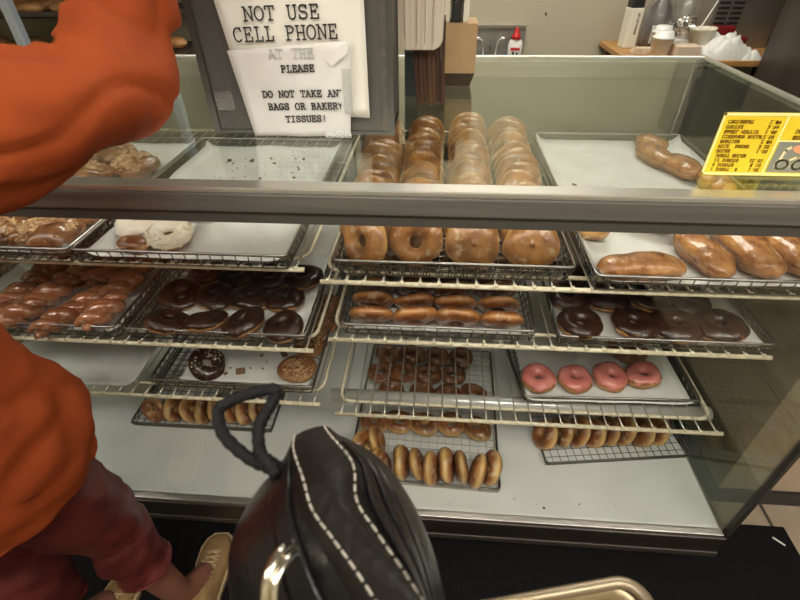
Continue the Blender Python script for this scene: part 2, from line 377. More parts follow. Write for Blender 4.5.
# ------------------------------------------------------------ wire trays
def wire_tray(x0, x1, y0, y1, z, h, label, rz=0, taper=.0, dense=False, rim='wire', fh=None):
    cx, cy = (x0 + x1) / 2, (y0 + y1) / 2; W, D_ = (x1 - x0) / 2, (y1 - y0) / 2
    t = thing('wire_tray', label, 'wire tray', (cx, cy, z), rz, 'wire trays in the display case')
    a = MB(); a.tube(rrect(-W, W, -D_, D_, h, .012), .0032, 8, True); a.build('rim', rim, t, True)
    g = MB(); w, d = W - taper, D_ - taper; zf = .003; s = .0012 if not dense else .0016
    g.tube(rrect(-w, w, -d, d, zf, .01), .0018, 5, True)
    nx, ny = max(2, int(2 * w / .024)), max(2, int(2 * d / .024))
    for i in range(nx + 1):
        x = -w + 2 * w * i / nx; X = -W + 2 * W * i / nx
        g.tube([(X, -D_, h), (x, -d, zf), (x, d, zf), (X, D_, h)], s, 4)
    for i in range(ny + 1):
        y = -d + 2 * d * i / ny; Y = -D_ + 2 * D_ * i / ny
        g.tube([(-W, Y, h), (-w, y, zf), (w, y, zf), (W, Y, h)], s, 4)
        if dense or True:
            Y2 = -D_ + 2 * D_ * min(ny, i + 1) / ny
            for sx in (-1, 1): g.tube([(sx * w, y, zf), (sx * W, Y2, h)], s, 4)
    levels = (.33, .66) if dense else (.5,)
    for q in levels:
        g.tube(rrect(-(w + (W - w) * q), w + (W - w) * q, -(d + (D_ - d) * q), d + (D_ - d) * q, zf + (h - zf) * q, .01), s, 4, True)
    if dense:
        for i in range(nx * 2):
            x = -w + 2 * w * (i + .5) / (nx * 2)
            g.tube([(x * W / w, -D_, h), (x, -d, zf)], s, 4)
    g.build('wire_mesh', 'rodgrey' if 'in the middle' in label else 'wire_dark', t)
    return t
TZ = .006
wire_tray(-.19, .268, .085, .84, ZS1 + TZ, .042, 'deep dark wire basket on the top shelf, full of glazed rings', taper=.012, dense=True)
wire_tray(.304, .755, .07, .86, ZS1 + TZ, .036, 'wire tray on the top shelf at the right, lined with paper, holding maple bars', taper=.004)
wire_tray(-.70, -.272, .065, .70, ZL1 + TZ, .034, 'wire tray on the top left shelf holding coconut doughnuts', taper=.004)
wire_tray(-1.16, -.708, .065, .70, ZL1 + TZ, .034, 'wire tray on the top left shelf holding nut covered pastries', taper=.004)
wire_tray(-.19, .222, .085, .66, ZS2 + TZ, .036, 'wire tray on the middle right shelf packed with dark glazed rings', taper=.008)
wire_tray(.272, .70, .085, .70, ZS2 + TZ, .026, 'wire tray on the middle right shelf holding dark chocolate doughnuts', taper=.004)
wire_tray(-.69, -.272, .085, .66, ZL2 + TZ, .034, 'wire tray on the middle left shelf holding chocolate iced doughnuts', taper=.006)
wire_tray(-1.16, -.712, .085, .70, ZL2 + TZ, .036, 'wire tray on the middle left shelf heaped with red glazed twists', taper=.004)
wire_tray(-.70, -.282, .10, .62, ZL3 + TZ, .034, 'nearly empty wire tray on the lowest left shelf', taper=.008)
wire_tray(.235, .672, .15, .72, ZS3 + TZ, .022, 'wire tray on the lowest right shelf under pink doughnuts', rz=.03, taper=.004)
wire_tray(-.215, .222, .072, .625, .2, .026, 'wire tray on the case floor in the middle, holding sugar glazed rings', rz=-.03, taper=.004, rim='wire_dark')
wire_tray(.325, .765, .19, .70, .2, .018, 'wire tray on the case floor at the right, with one row of rings', rz=.13, taper=.004, rim='wire_dark')
wire_tray(-.955, -.49, .225, .75, .2, .02, 'wire tray on the case floor at the left, with one row of rings', taper=.004, rim='wire_dark')

# paper liners
def liner(x0, x1, y0, y1, z, label, amp=.003, curl=.0, name='paper_liner', seed=0):
    n, m = 26, 30; vs = []; fs = []
    cx, cy = (x0 + x1) / 2, (y0 + y1) / 2
    for top in (0, 1):
        for i in range(n + 1):
            for j in range(m + 1):
                x = x0 + (x1 - x0) * i / n; y = y0 + (y1 - y0) * j / m
                e = max(0, abs(2 * i / n - 1) - .9) / .1 * curl
                if curl: e += max(0, abs(2 * j / m - 1) - .93) / .07 * curl * .6
                zz = amp * abs(noise.noise(V((x * 7, y * 7, seed + 3.1)))) * 2 + e + .0006 * top
                vs.append((x - cx, y - cy, zz))
    k = (n + 1) * (m + 1)
    for i in range(n):
        for j in range(m):
            a = i * (m + 1) + j
            fs.append((a, a + m + 1, a + m + 2, a + 1)); fs.append((k + a, k + a + 1, k + a + m + 2, k + a + m + 1))
    for i in range(n): 
        a = i * (m + 1); b = a + m + 1; fs.append((a, k + a, k + b, b)); a += m; b += m; fs.append((b, k + b, k + a, a))
    for j in range(m):
        a = j; b = j + 1; fs.append((a, b, k + b, k + a)); a += n * (m + 1); b += n * (m + 1); fs.append((a, k + a, k + b, b))
    o = MB().add(vs, fs).build(name, 'paper', None, True, loc=(cx, cy, z))
    return tag(o, label, 'paper liner', 'white paper liners in the trays')
liner(.312, .748, .078, .85, ZS1 + .011, 'white parchment liner under the maple bars on the top right shelf', .002, .022, seed=1)
liner(-.684, -.280, .075, .69, ZL1 + .011, 'white parchment liner under the coconut doughnuts', .003, .014, seed=2)
liner(-1.15, -.716, .075, .69, ZL1 + .011, 'white parchment liner under the nut covered pastries', .002, .022, seed=3)
liner(.280, .692, .095, .69, ZS2 + .011, 'white parchment liner under the dark chocolate doughnuts on the right', .003, .006, seed=4)
liner(-.655, -.288, .105, .64, ZL2 + .011, 'white parchment liner under the chocolate doughnuts on the left', .003, .004, seed=5)
liner(-1.15, -.72, .095, .69, ZL2 + .011, 'white parchment liner under the red glazed twists', .002, .01, seed=6)
liner(-.64, -.30, .125, .60, ZL3 + .011, 'white parchment liner in the nearly empty lowest left tray', .004, .004, seed=7)
o = liner(.245, .655, .145, .68, ZS3 + .011, 'white parchment liner under the pink doughnuts', .003, .008, seed=8); o.rotation_euler = (0, 0, .03)
liner(-.17, .20, .105, .64, ZS2 + .011, 'white parchment liner under the packed dark glazed rings', .002, 0, seed=10)

# ------------------------------------------------------------ doughnut shapes
def ring_mesh(R, r, sq=.8, seed=0, amp=.004, nu=44, nv=18, hole=1.0, lean=0):
    mb = MB(); rs = []
    vs = []
    for i in range(nu):
        u = 2 * PI * i / nu
        for j in range(nv):
            v = 2 * PI * j / nv
            c, s = math.cos(v), math.sin(v)
            rr = r * (1 + .10 * (s * s < .15 and c > 0))
            x = (R + rr * c) * math.cos(u); y = (R + rr * c) * math.sin(u); z = rr * s * sq
            d = noise.noise(V((x * 30 + seed * 3.7, y * 30 + seed, z * 30))) * amp
            d2 = noise.noise(V((x * 12 + seed * 1.3, y * 12, seed * 2.1))) * amp * 1.4
            f = 1 + (d + d2) / r
            x = (R + rr * c * f + d2) * math.cos(u); y = (R + rr * c * f + d2) * math.sin(u); z = rr * s * sq * f
            vs.append((x, y, z))
    fs = [(i * nv + j, ((i + 1) % nu) * nv + j, ((i + 1) % nu) * nv + (j + 1) % nv, i * nv + (j + 1) % nv) for i in range(nu) for j in range(nv)]
    return mb.add(vs, fs)
def icing_mesh(R, r, sq=.8, seed=0, amp=.004, nu=48, nv=14, off=.0022, drip=.35, cover=.15):
    vs = []
    for i in range(nu):
        u = 2 * PI * i / nu
        w = noise.noise(V((math.cos(u) * 2.2 + seed, math.sin(u) * 2.2, seed * 1.7))) * drip + noise.noise(V((math.cos(u) * 5 + seed, math.sin(u) * 5, 9))) * drip * .5
        a0 = -cover + w * .8; a1 = PI + .25
        for j in range(nv + 1):
            v = a0 + (a1 - a0) * j / nv
            t = off * (1 - (2 * j / nv - 1) ** 8) - .0008
            c, s = math.cos(v), math.sin(v); rr = r * (1 + .10 * (s * s < .15 and c > 0))
            x = (R + rr * c) * math.cos(u); y = (R + rr * c) * math.sin(u); z = rr * s * sq
            d = noise.noise(V((x * 30 + seed * 3.7, y * 30 + seed, z * 30))) * amp; d2 = noise.noise(V((x * 12 + seed * 1.3, y * 12, seed * 2.1))) * amp * 1.4
            f = 1 + (d + d2) / r + t / r
            vs.append(((R + rr * c * f + d2) * math.cos(u), (R + rr * c * f + d2) * math.sin(u), rr * s * sq * f))
    m = nv + 1
    fs = [(i * m + j, ((i + 1) % nu) * m + j, ((i + 1) % nu) * m + j + 1, i * m + j + 1) for i in range(nu) for j in range(nv)]
    # lower skin inside the dough closes the icing to a solid
    k = len(vs)
    vs2 = [tuple(V(q) * .985) for q in vs]
    fs2 = [tuple(k + a for a in reversed(f)) for f in fs]
    for i in range(nu):
        i2 = (i + 1) % nu
        fs2.append((i * m, k + i * m, k + i2 * m, i2 * m)); fs2.append((i * m + nv, i2 * m + nv, k + i2 * m + nv, k + i * m + nv))
    return MB().add(vs + vs2, fs + fs2)
def bits_mesh(R, r, sq, n, size, seed, long=2.2, flat=False, cover=(0.1, 2.9)):
    rd = random.Random(seed); mb = MB()
    for _ in range(n):
        u = rd.random() * 2 * PI; v = rd.uniform(*cover)
        p = V(((R + r * 1.05 * math.cos(v)) * math.cos(u), (R + r * 1.05 * math.cos(v)) * math.sin(u), r * 1.05 * math.sin(v) * sq))
        e = Matrix.Rotation(rd.random() * PI, 4, 'X') @ Matrix.Rotation(rd.random() * PI, 4, 'Z'); e = Matrix.Translation(p) @ e
        s = size * rd.uniform(.6, 1.3)
        mb.box(-s * long, s * long, -s * .7, s * .7, -s * .5, s * .5, e)
    return mb

PR = {}
def hide_proto(o): return o
def proto_ring(key, name, R, r, sq, m, seed, cat='doughnut', icing=None, bits=None):
    """returns list of prototypes: first use is the prototype itself"""
    t = ring_mesh(R, r, sq, seed)
    if icing or bits:
        e = thing(name, '', cat)
        t.build('dough', m, e, True)
        if icing: icing_mesh(R, r, sq, seed, off=icing[1], drip=icing[2] if len(icing) > 2 else .35, cover=icing[3] if len(icing) > 2 else .15).build('icing', icing[0], e, True)
        if bits: bits_mesh(R, r, sq, bits[1], bits[2], seed, bits[3]).build(bits[4], bits[0], e)['kind'] = 'stuff'
    else:
        e = t.build(name, m, None, True); e['category'] = cat
    PR.setdefault(key, []).append([e, False])
def place(key, i, loc, rot, label, group=None, scale=None):
    L_ = PR[key]; p = L_[i % len(L_)]
    if scale is None: scale = random.uniform(.96, 1.04)
    sc = (scale,) * 3 if not isinstance(scale, tuple) else scale
    if not p[1]:
        p[1] = True; o = p[0]; o.location = loc; o.rotation_euler = rot; o.scale = sc; o['label'] = label
    else:
        o = dup(p[0], loc, rot, sc, label)
    if group: o['group'] = group
    return o

for s_ in range(3): proto_ring('raised', 'glazed_doughnut', .0335, .0205, .92, 'raised', s_)
for s_ in range(2): proto_ring('raised', 'glazed_doughnut', .0185, .0345, .56, 'raised', 60 + s_)
for s_ in range(3): proto_ring('dark', 'dark_glazed_doughnut', .030, .019, .85, 'dark_ring', 10 + s_)
for s_ in range(4): proto_ring('choc', 'chocolate_doughnut', .0285, .0185, .85, 'cake', 20 + s_, icing=('choc', .0024))
for s_ in range(2): proto_ring('pink', 'pink_doughnut', .0265, .0180, .90, 'cake', 30 + s_, icing=('pink', .0026, .75, -.22))
for s_ in range(3): proto_ring('old', 'sugar_doughnut', .0255, .0165, 1.0, 'old_ring', 40 + s_)
proto_ring('white', 'white_iced_doughnut', .027, .018, .85, 'cake', 50, icing=('whiteice', .0028))
proto_ring('coco', 'coconut_doughnut', .029, .0165, .85, 'cake', 51, icing=('whiteice', .0028), bits=('coconut', 420, .0014, 2.6, 'coconut_shreds'))
proto_ring('chcoco', 'sprinkled_chocolate_doughnut', .027, .018, .85, 'cake', 52, icing=('choc', .0024), bits=('coconut', 90, .0013, 2.2, 'coconut_shreds'))
proto_ring('nut', 'nut_coated_doughnut', .026, .0185, .85, 'cake', 53, bits=('nuts', 420, .0017, 1.1, 'chopped_nuts'))
rot = lambda x=0, y=0, z=0: (math.radians(x), math.radians(y), math.radians(z))

# top shelf, deep basket of glazed rings leaning in four columns
cols = [(-.135, -.150), (-.030, -.033), (.078, .088), (.192, .208)]
cn = ['leftmost', 'second from left', 'third from left', 'rightmost']
k = 0
for c, (xa, xb) in enumerate(cols):
    for r_ in range(13):
        y = .145 + r_ * .052 + random.uniform(-.004, .004)
        x = xa + (xb - xa) * r_ / 12 + random.uniform(-.004, .004)
        tilt = 68 + random.uniform(-7, 7)
        zz = ZS1 + .058 + .004 * (r_ % 2) + (.010 if c == 2 and r_ > 8 else 0)
        place('raised', {0: 0, 1: 1, 2: 3, 3: 4}[c] if r_ == 0 else k * 3 + r_, (x, y, zz), rot(tilt, random.uniform(-5, 5), random.uniform(-10, 10) if (c, r_) != (0, 0) else -35),
              'glazed ring doughnut in the deep basket, %s in the %s column' % (ORD[r_], cn[c]), 'glazed rings in the deep basket', scale=random.uniform(.97, 1.03))
        k += 1
# middle right shelf, packed dark rings
cols = [(-.127, -.135), (-.034, -.038), (.056, .060), (.150, .155)]
for c, (xa, xb) in enumerate(cols):
    for r_ in range(9):
        y = .115 + r_ * .052
        place('dark', k, (xa + (xb - xa) * r_ / 8, y, ZS2 + .046), rot(-52 + random.uniform(-5, 5), random.uniform(-4, 4), random.uniform(-8, 8)),
              'dark glazed ring on the middle right shelf, %s in the %s column' % (ORD[r_], cn[c]), 'dark rings packed on the middle right shelf', scale=random.uniform(.93, 1.0))
        k += 1
# dark chocolate rings on the right
pts = [(.325, .128, 0, 'front row, at the left end'), (.437, .138, 4, 'front row, second from left'), (.524, .136, -3, 'front row, third from left'), (.615, .140, 5, 'front row, at the right end'),
       (.318, .222, 0, 'second row, at the left end'), (.405, .232, 0, 'second row, second from left'), (.493, .232, 6, 'second row, third from left'), (.583, .230, -5, 'second row, at the right end'),
       (.325, .325, 0, 'third row, at the left end'), (.425, .33, 0, 'third row, at the right end')]
for i, (x, y, tl_, w) in enumerate(pts):
    place('choc', i, (x, y, ZS2 + .030), rot(tl_, tl_ / 2, i * 77), 'dark chocolate doughnut on the middle right shelf, ' + w, 'dark chocolate doughnuts on the right')
# left chocolate rings
pts = [(-.603, .122, 12), (-.512, .126, 14), (-.424, .126, 10), (-.334, .128, 4), (-.618, .222, 8), (-.530, .222, 6), (-.445, .222, 8), (-.352, .222, 6), (-.60, .318, 5), (-.51, .318, 3), (-.42, .318, 6), (-.335, .318, 2)]
rw = ['front row', 'second row', 'third row']
for i, (x, y, tl_) in enumerate(pts):
    place('choc', i + 1, (x, y, ZL2 + .030 + (.006 if tl_ > 9 else 0)), rot(-tl_, tl_, i * 61), 'chocolate iced doughnut on the middle left shelf, %s, %s' % (rw[i // 4], cn[i % 4]), 'chocolate doughnuts on the left')
# pink rings
pts = [(.288, .205, 0, 'leftmost of the four'), (.382, .210, 3, 'second from left'), (.478, .220, -4, 'third from left'), (.566, .232, 10, 'rightmost, with a heavy icing ridge')]
for i, (x, y, tl_, w) in enumerate(pts):
    place('pink', i, (x, y, ZS3 + .030), rot(tl_, 0, i * 80), 'pink iced doughnut on the lowest right shelf, ' + w, 'pink iced doughnuts', scale=1.02)
place('dark', 1, (.555, .330, ZS3 + .028), rot(0, 0, 20), 'plain brown doughnut behind the rightmost pink doughnut')
# lowest left tray
place('chcoco', 0, (-.578, .165, ZL3 + .038), rot(30, 24, 15), 'chocolate doughnut with white shreds leaning in the nearly empty left tray')
for i, (x, y, w) in enumerate([(-.338, .165, 'frontmost'), (-.322, .262, 'second from front'), (-.318, .345, 'third from front'), (-.316, .43, 'rearmost')]):
    place('nut', 0, (x, y, ZL3 + .032), rot(0, 0, i * 90), 'brown nut coated doughnut at the right side of the lowest left tray, ' + w, 'nut coated doughnuts', scale=1.0)
# top left tray
place('white', 0, (-.622, .178, ZL1 + .040), rot(14, -10, 10), 'smooth white iced doughnut in the top left tray')
place('coco', 0, (-.538, .140, ZL1 + .034), rot(8, 5, 0), 'coconut covered doughnut nearest the glass in the top left tray')
place('coco', 0, (-.520, .236, ZL1 + .036), rot(6, 22, 100), 'coconut covered chocolate doughnut behind the front coconut one')
# floor, middle tray
ed = [(-.125, 62), (-.067, 80), (-.022, 72), (.020, 76), (.063, 78), (.106, 84), (.151, 104), (.190, 112)]
for i, (x, a) in enumerate(ed):
    place('old', i, (x, .106 + .003 * (i % 3), .2535), rot(0, a - 0, 6 * (i % 3) - 6), 'sugar doughnut standing on edge in the front row of the floor tray, ' + ORL[i], 'doughnuts on edge in the middle floor tray', scale=1.10)
place('old', 1, (-.185, .160, .249), rot(0, 60, -20), 'doughnut standing on edge at the front left corner of the floor tray, outer one', 'doughnuts on edge in the middle floor tray', scale=1.10)
place('old', 2, (-.148, .185, .249), rot(0, 70, 10), 'doughnut standing on edge beside the front left corner of the floor tray, inner one', 'doughnuts on edge in the middle floor tray', scale=1.10)
fr = [(.272, [-.165, -.085, -.002, .078, .160]), (.400, [-.12, -.02, .07, .125 + .03]), (.488, [-.168, -.085, .002, .088]), (.580, [-.15, -.06, .03, .12])]
rn = ['front flat row', 'second flat row', 'third flat row', 'rear flat row']
for q, (y, xs) in enumerate(fr):
    for i, x in enumerate(xs):
        place('dark' if q else 'old', i + q, (x, y + .004 * (i % 2), .227), rot(0, 0, i * 50), 'glazed doughnut lying flat on the middle floor tray, %s, %s' % (rn[q], ORL[i]), 'flat doughnuts on the middle floor tray', scale=.95 if q else 1.03)
# floor, right tray
for i, (x, y, a) in enumerate([(.365, .252, 60), (.420, .258, 68), (.470, .262, 62), (.514, .268, 66), (.560, .272, 64), (.608, .276, 60), (.660, .280, 64), (.708, .284, 58)]):
    place('old', i, (x, y, .242), rot(0, -a, 10), 'doughnut leaning on edge in the right floor tray, ' + ORL[i], 'doughnuts in the right floor tray', scale=1.08)
# floor, left tray
for i, (x, a, z) in enumerate([(-.885, 20, 90), (-.822, 75, 0), (-.770, 70, 0), (-.722, 80, 0), (-.678, 68, 0), (-.634, 70, 0), (-.588, 74, 0), (-.545, 66, 0)]):
    if i == 0: r3 = rot(70, 0, -8)
    else: r3 = rot(0, a, 5)
    place('old', i, (x, .262 + .002 * i, .246), r3, 'doughnut standing on edge in the left floor tray, ' + ORL[i], 'doughnuts in the left floor tray', scale=1.0)

# bars and buns
def bar_mesh(L_, w, h, seed, nu=22, nv=20, bend=0, amp=.006):
    rs = []
    for i in range(nu + 1):
        t = -1 + 2 * i / nu; e = max(0, 1 - abs(t) ** 3.2) ** .5 if abs(t) < 1 else 0
        e = max(e, .02); ring = []
        for j in range(nv):
            a = 2 * PI * j / nv; c, s = math.cos(a), math.sin(a)
            c = math.copysign(abs(c) ** .85, c); s = math.copysign(abs(s) ** .9, s)
            p = V((t * L_ / 2, w / 2 * e * c + bend * (1 - t * t), h / 2 * e * s))
            d = noise.noise(V((p.x * 28 + seed * 5, p.y * 28, p.z * 28))) * amp
            ring.append(p + V((0, c, s)) * d * e)
        rs.append(ring)
    return MB().rings(rs)
def shell(mb, seed, zmin=-.15, off=.0018, amp=.006):
    vs = [V(v) for v in mb.v]; h = max(v.z for v in vs)
    keep = {i for i, v in enumerate(vs) if v.z > h * zmin + noise.noise(V((v.x * 40 + seed, v.y * 40, 3))) * amp}
    f2 = [f for f in mb.f if all(i in keep for i in f)]
    idx = {}; nv = []
    for f in f2:
        for i in f:
            if i not in idx: idx[i] = len(nv); v = vs[i]; n = V((v.x * .15, v.y, v.z)).normalized(); nv.append(v + n * off)
    b = MB().add(nv, [tuple(idx[i] for i in f) for f in f2])
    return b
def bar(name, loc, L_, w, h, rz, seed, label, group, dough='cake', ice='maple', ry=0, bend=0):
    t = thing(name, label, 'pastry', loc, 0, group); t.rotation_euler = (math.radians(ry), 0, math.radians(rz))
    b = bar_mesh(L_, w, h, seed, bend=bend); b.build('dough', dough, t, True)
    o = shell(b, seed).build('icing', ice, t, True); so = o.modifiers.new('solid', 'SOLIDIFY'); so.thickness = .0016; so.offset = -1
    return t
G = 'maple bars on the top right shelf'; zb = ZS1 + .036
bar('maple_bar', (.398, .112, zb), .165, .062, .046, 2, 1, 'long maple glazed bar lying sideways along the front tray edge', G)
bar('maple_bar', (.535, .170, zb), .165, .064, .048, 98, 2, 'maple glazed bar pointing at the glass, beside the sideways bar', G)
bar('maple_bar', (.622, .185, zb + .004), .19, .076, .054, 97, 3, 'largest maple glazed bar in the middle of three pointing at the glass', G)
bar('maple_bar', (.705, .195, zb + .002), .19, .070, .052, 94, 4, 'maple glazed bar at the right end of the front tray', G)
bar('maple_bar', (.640, .330, zb), .12, .06, .045, 60, 5, 'maple bar lying behind the three pointing at the glass', G)
bar('cinnamon_twist', (.478, .300, zb), .11, .062, .040, -30, 6, 'flat brown pastry behind the sideways maple bar', 'loose pastries on the top right shelf', ice='maple')
t = bar('custard_bun', (.338, .262, zb + .002), .080, .075, .045, 0, 7, 'round bun with chocolate drizzle at the left of the maple tray', 'loose pastries on the top right shelf', dough='raised', ice='raised')
dz = MB()
for q in range(5):
    dz.tube([(-.026 + q * .011, -.02 + .003 * q, .0215 - abs(q - 2) * .002), (-.02 + q * .011, 0, .0245 - abs(q - 2) * .002), (-.026 + q * .013, .02, .0205 - abs(q - 2) * .002)], .0042, 6)
dz.build('chocolate_drizzle', 'choc', t, True)
bar('maple_bar', (.626, .70, zb), .14, .06, .045, 110, 8, 'pale maple bar far back on the tray seen through the top glass', 'pastries at the back of the top right tray')
bar('maple_bar', (.668, .62, zb), .13, .066, .045, 105, 9, 'maple bar second from back, seen through the top glass', 'pastries at the back of the top right tray')
bar('maple_bar', (.712, .52, zb), .13, .066, .045, 95, 10, 'wide maple bar behind the yellow card, seen through the top glass', 'pastries at the back of the top right tray')
bar('maple_bar', (.650, .80, zb), .10, .058, .045, 130, 11, 'small maple bar, the rearmost on the tray seen through the top glass', 'pastries at the back of the top right tray')
# small brown buns in the top left tray
for i, (x, y, rz, w) in enumerate([(-.598, .106, -15, 'in front of the smooth white iced doughnut'), (-.622, .262, 20, 'behind the smooth white iced doughnut'), (-.575, .262, 70, 'between the white doughnut and the rear coconut one')]):
    bar('brown_bun', (x, y, ZL1 + .030), .066, .040, .034, rz, 20 + i, 'small plain brown bun ' + w, 'small brown buns in the top left tray', dough='dark_ring', ice='dark_ring')
# red glazed twists
rd = random.Random(5)
tw = [(-1.027, .207), (-.937, .191), (-.835, .178), (-.775, .25), (-.865, .115), (-.765, .135), (-.928, .288), (-.96, .11), (-1.05, .12), (-.85, .30), (-1.03, .31), (-.77, .35), (-.90, .40), (-1.0, .42)]
tn = ['in the second row, far left', 'in the second row, left of centre', 'in the second row, right of centre', 'second row, at the right tray side', 'in the front row, second from right', 'in the front row, rightmost', 'in the third row, centre', 'in the front row, centre', 'in the front row, far left', 'in the third row, right of centre', 'in the third row, far left', 'in the third row, rightmost', 'in the rear row, right', 'in the rear row, left']
for i, (x, y) in enumerate(tw):
    t = thing('glazed_twist', 'red brown glazed twist on the middle left shelf, ' + tn[i], 'pastry', (x, y, ZL2 + .034 + .012 * (i % 2)), math.radians(rd.uniform(35, 75)), 'red glazed twists')
    mb = MB()
    for ph in (0, PI):
        pp = []; rr = []
        for q in range(22):
            s = q / 21; env = max(.15, math.sin(PI * min(max(s, .02), .98))) ** .5
            pp.append((-.06 + .12 * s, .013 * math.cos(s * 9 + ph), .010 * math.sin(s * 9 + ph))); rr.append(.0195 * env)
        mb.tube(pp, rr, 12)
    mb.build('glazed_dough', 'redglaze', t, True)
# nut pastries
np_ = [(-.79, .130, 'nearest the glass, against the right side'), (-.90, .125, 'nearest the glass, left'), (-.78, .235, 'second row, right'), (-.90, .245, 'second row, left'), (-1.02, .17, 'far left'), (-.80, .49, 'back row, at the right'), (-.90, .56, 'back row, at the left'), (-.90, .42, 'middle row, left'), (-1.02, .40, 'middle row, far left')]
for i, (x, y, w) in enumerate(np_):
    t = thing('nut_pastry', 'sticky pecan covered pastry on the top left shelf, ' + w, 'pastry', (x, y, ZL1 + .036), i * 1.1, 'nut covered pastries')
    b = bar_mesh(.125, .115, .042, 60 + i, amp=.022); b.build('dough', 'pecan', t, True)
    nb = MB(); rd = random.Random(i)
    for _ in range(280):
        a = rd.random() * 2 * PI; q = rd.random() ** .5
        p = V((.056 * q * math.cos(a), .050 * q * math.sin(a), .0215 * (1 - q ** 3) ** .5 + .003))
        e = Matrix.Translation(p) @ Matrix.Rotation(rd.random() * PI, 4, 'Z') @ Matrix.Rotation(rd.random() * PI, 4, 'X'); s = rd.uniform(.0022, .0062)
        nb.box(-s * 1.3, s * 1.3, -s * .8, s * .8, -s * .6, s * .6, e)
    nb.build('chopped_nuts', 'nuts', t)['kind'] = 'stuff'
# crumbs
def crumbs(x0, x1, y0, y1, z, n, label, seed, s0=.0012, s1=.004):
    rd = random.Random(seed); mb = MB()
    for _ in range(n):
        x, y = rd.uniform(x0, x1), rd.uniform(y0, y1); s = rd.uniform(s0, s1) if rd.random() > .7 else s0
        e = Matrix.Translation(V((x, y, z + s * .4))) @ Matrix.Rotation(rd.random() * 3, 4, 'Z') @ Matrix.Rotation(rd.random() * .6, 4, 'X')
        mb.box(-s * 1.4, s * 1.4, -s, s, -s * .5, s * .5, e)
    o = mb.build('crumbs', 'crumb'); return tag(o, label, 'crumbs', None, 'stuff')
crumbs(-.60, -.34, .30, .62, ZL1 + .014, 70, 'brown crumbs scattered on the paper of the top left tray', 1)
crumbs(.34, .50, .42, .55, ZS1 + .013, 22, 'dark crumbs on the paper behind the maple bars', 2, .001, .005)
liner(-1.15, -.755, .095, .62, ZL3 + .006, 'bare white parchment sheet at the left of the lowest left shelf', .003, .01, seed=12)
crumbs(-.54, -.37, .15, .32, ZL3 + .015, 22, 'brown crumbs in the nearly empty lowest left tray', 3, .002, .008)
crumbs(-1.1, .75, .015, .06, .2, 22, 'small crumbs along the front edge of the case floor', 4, .001, .0035)

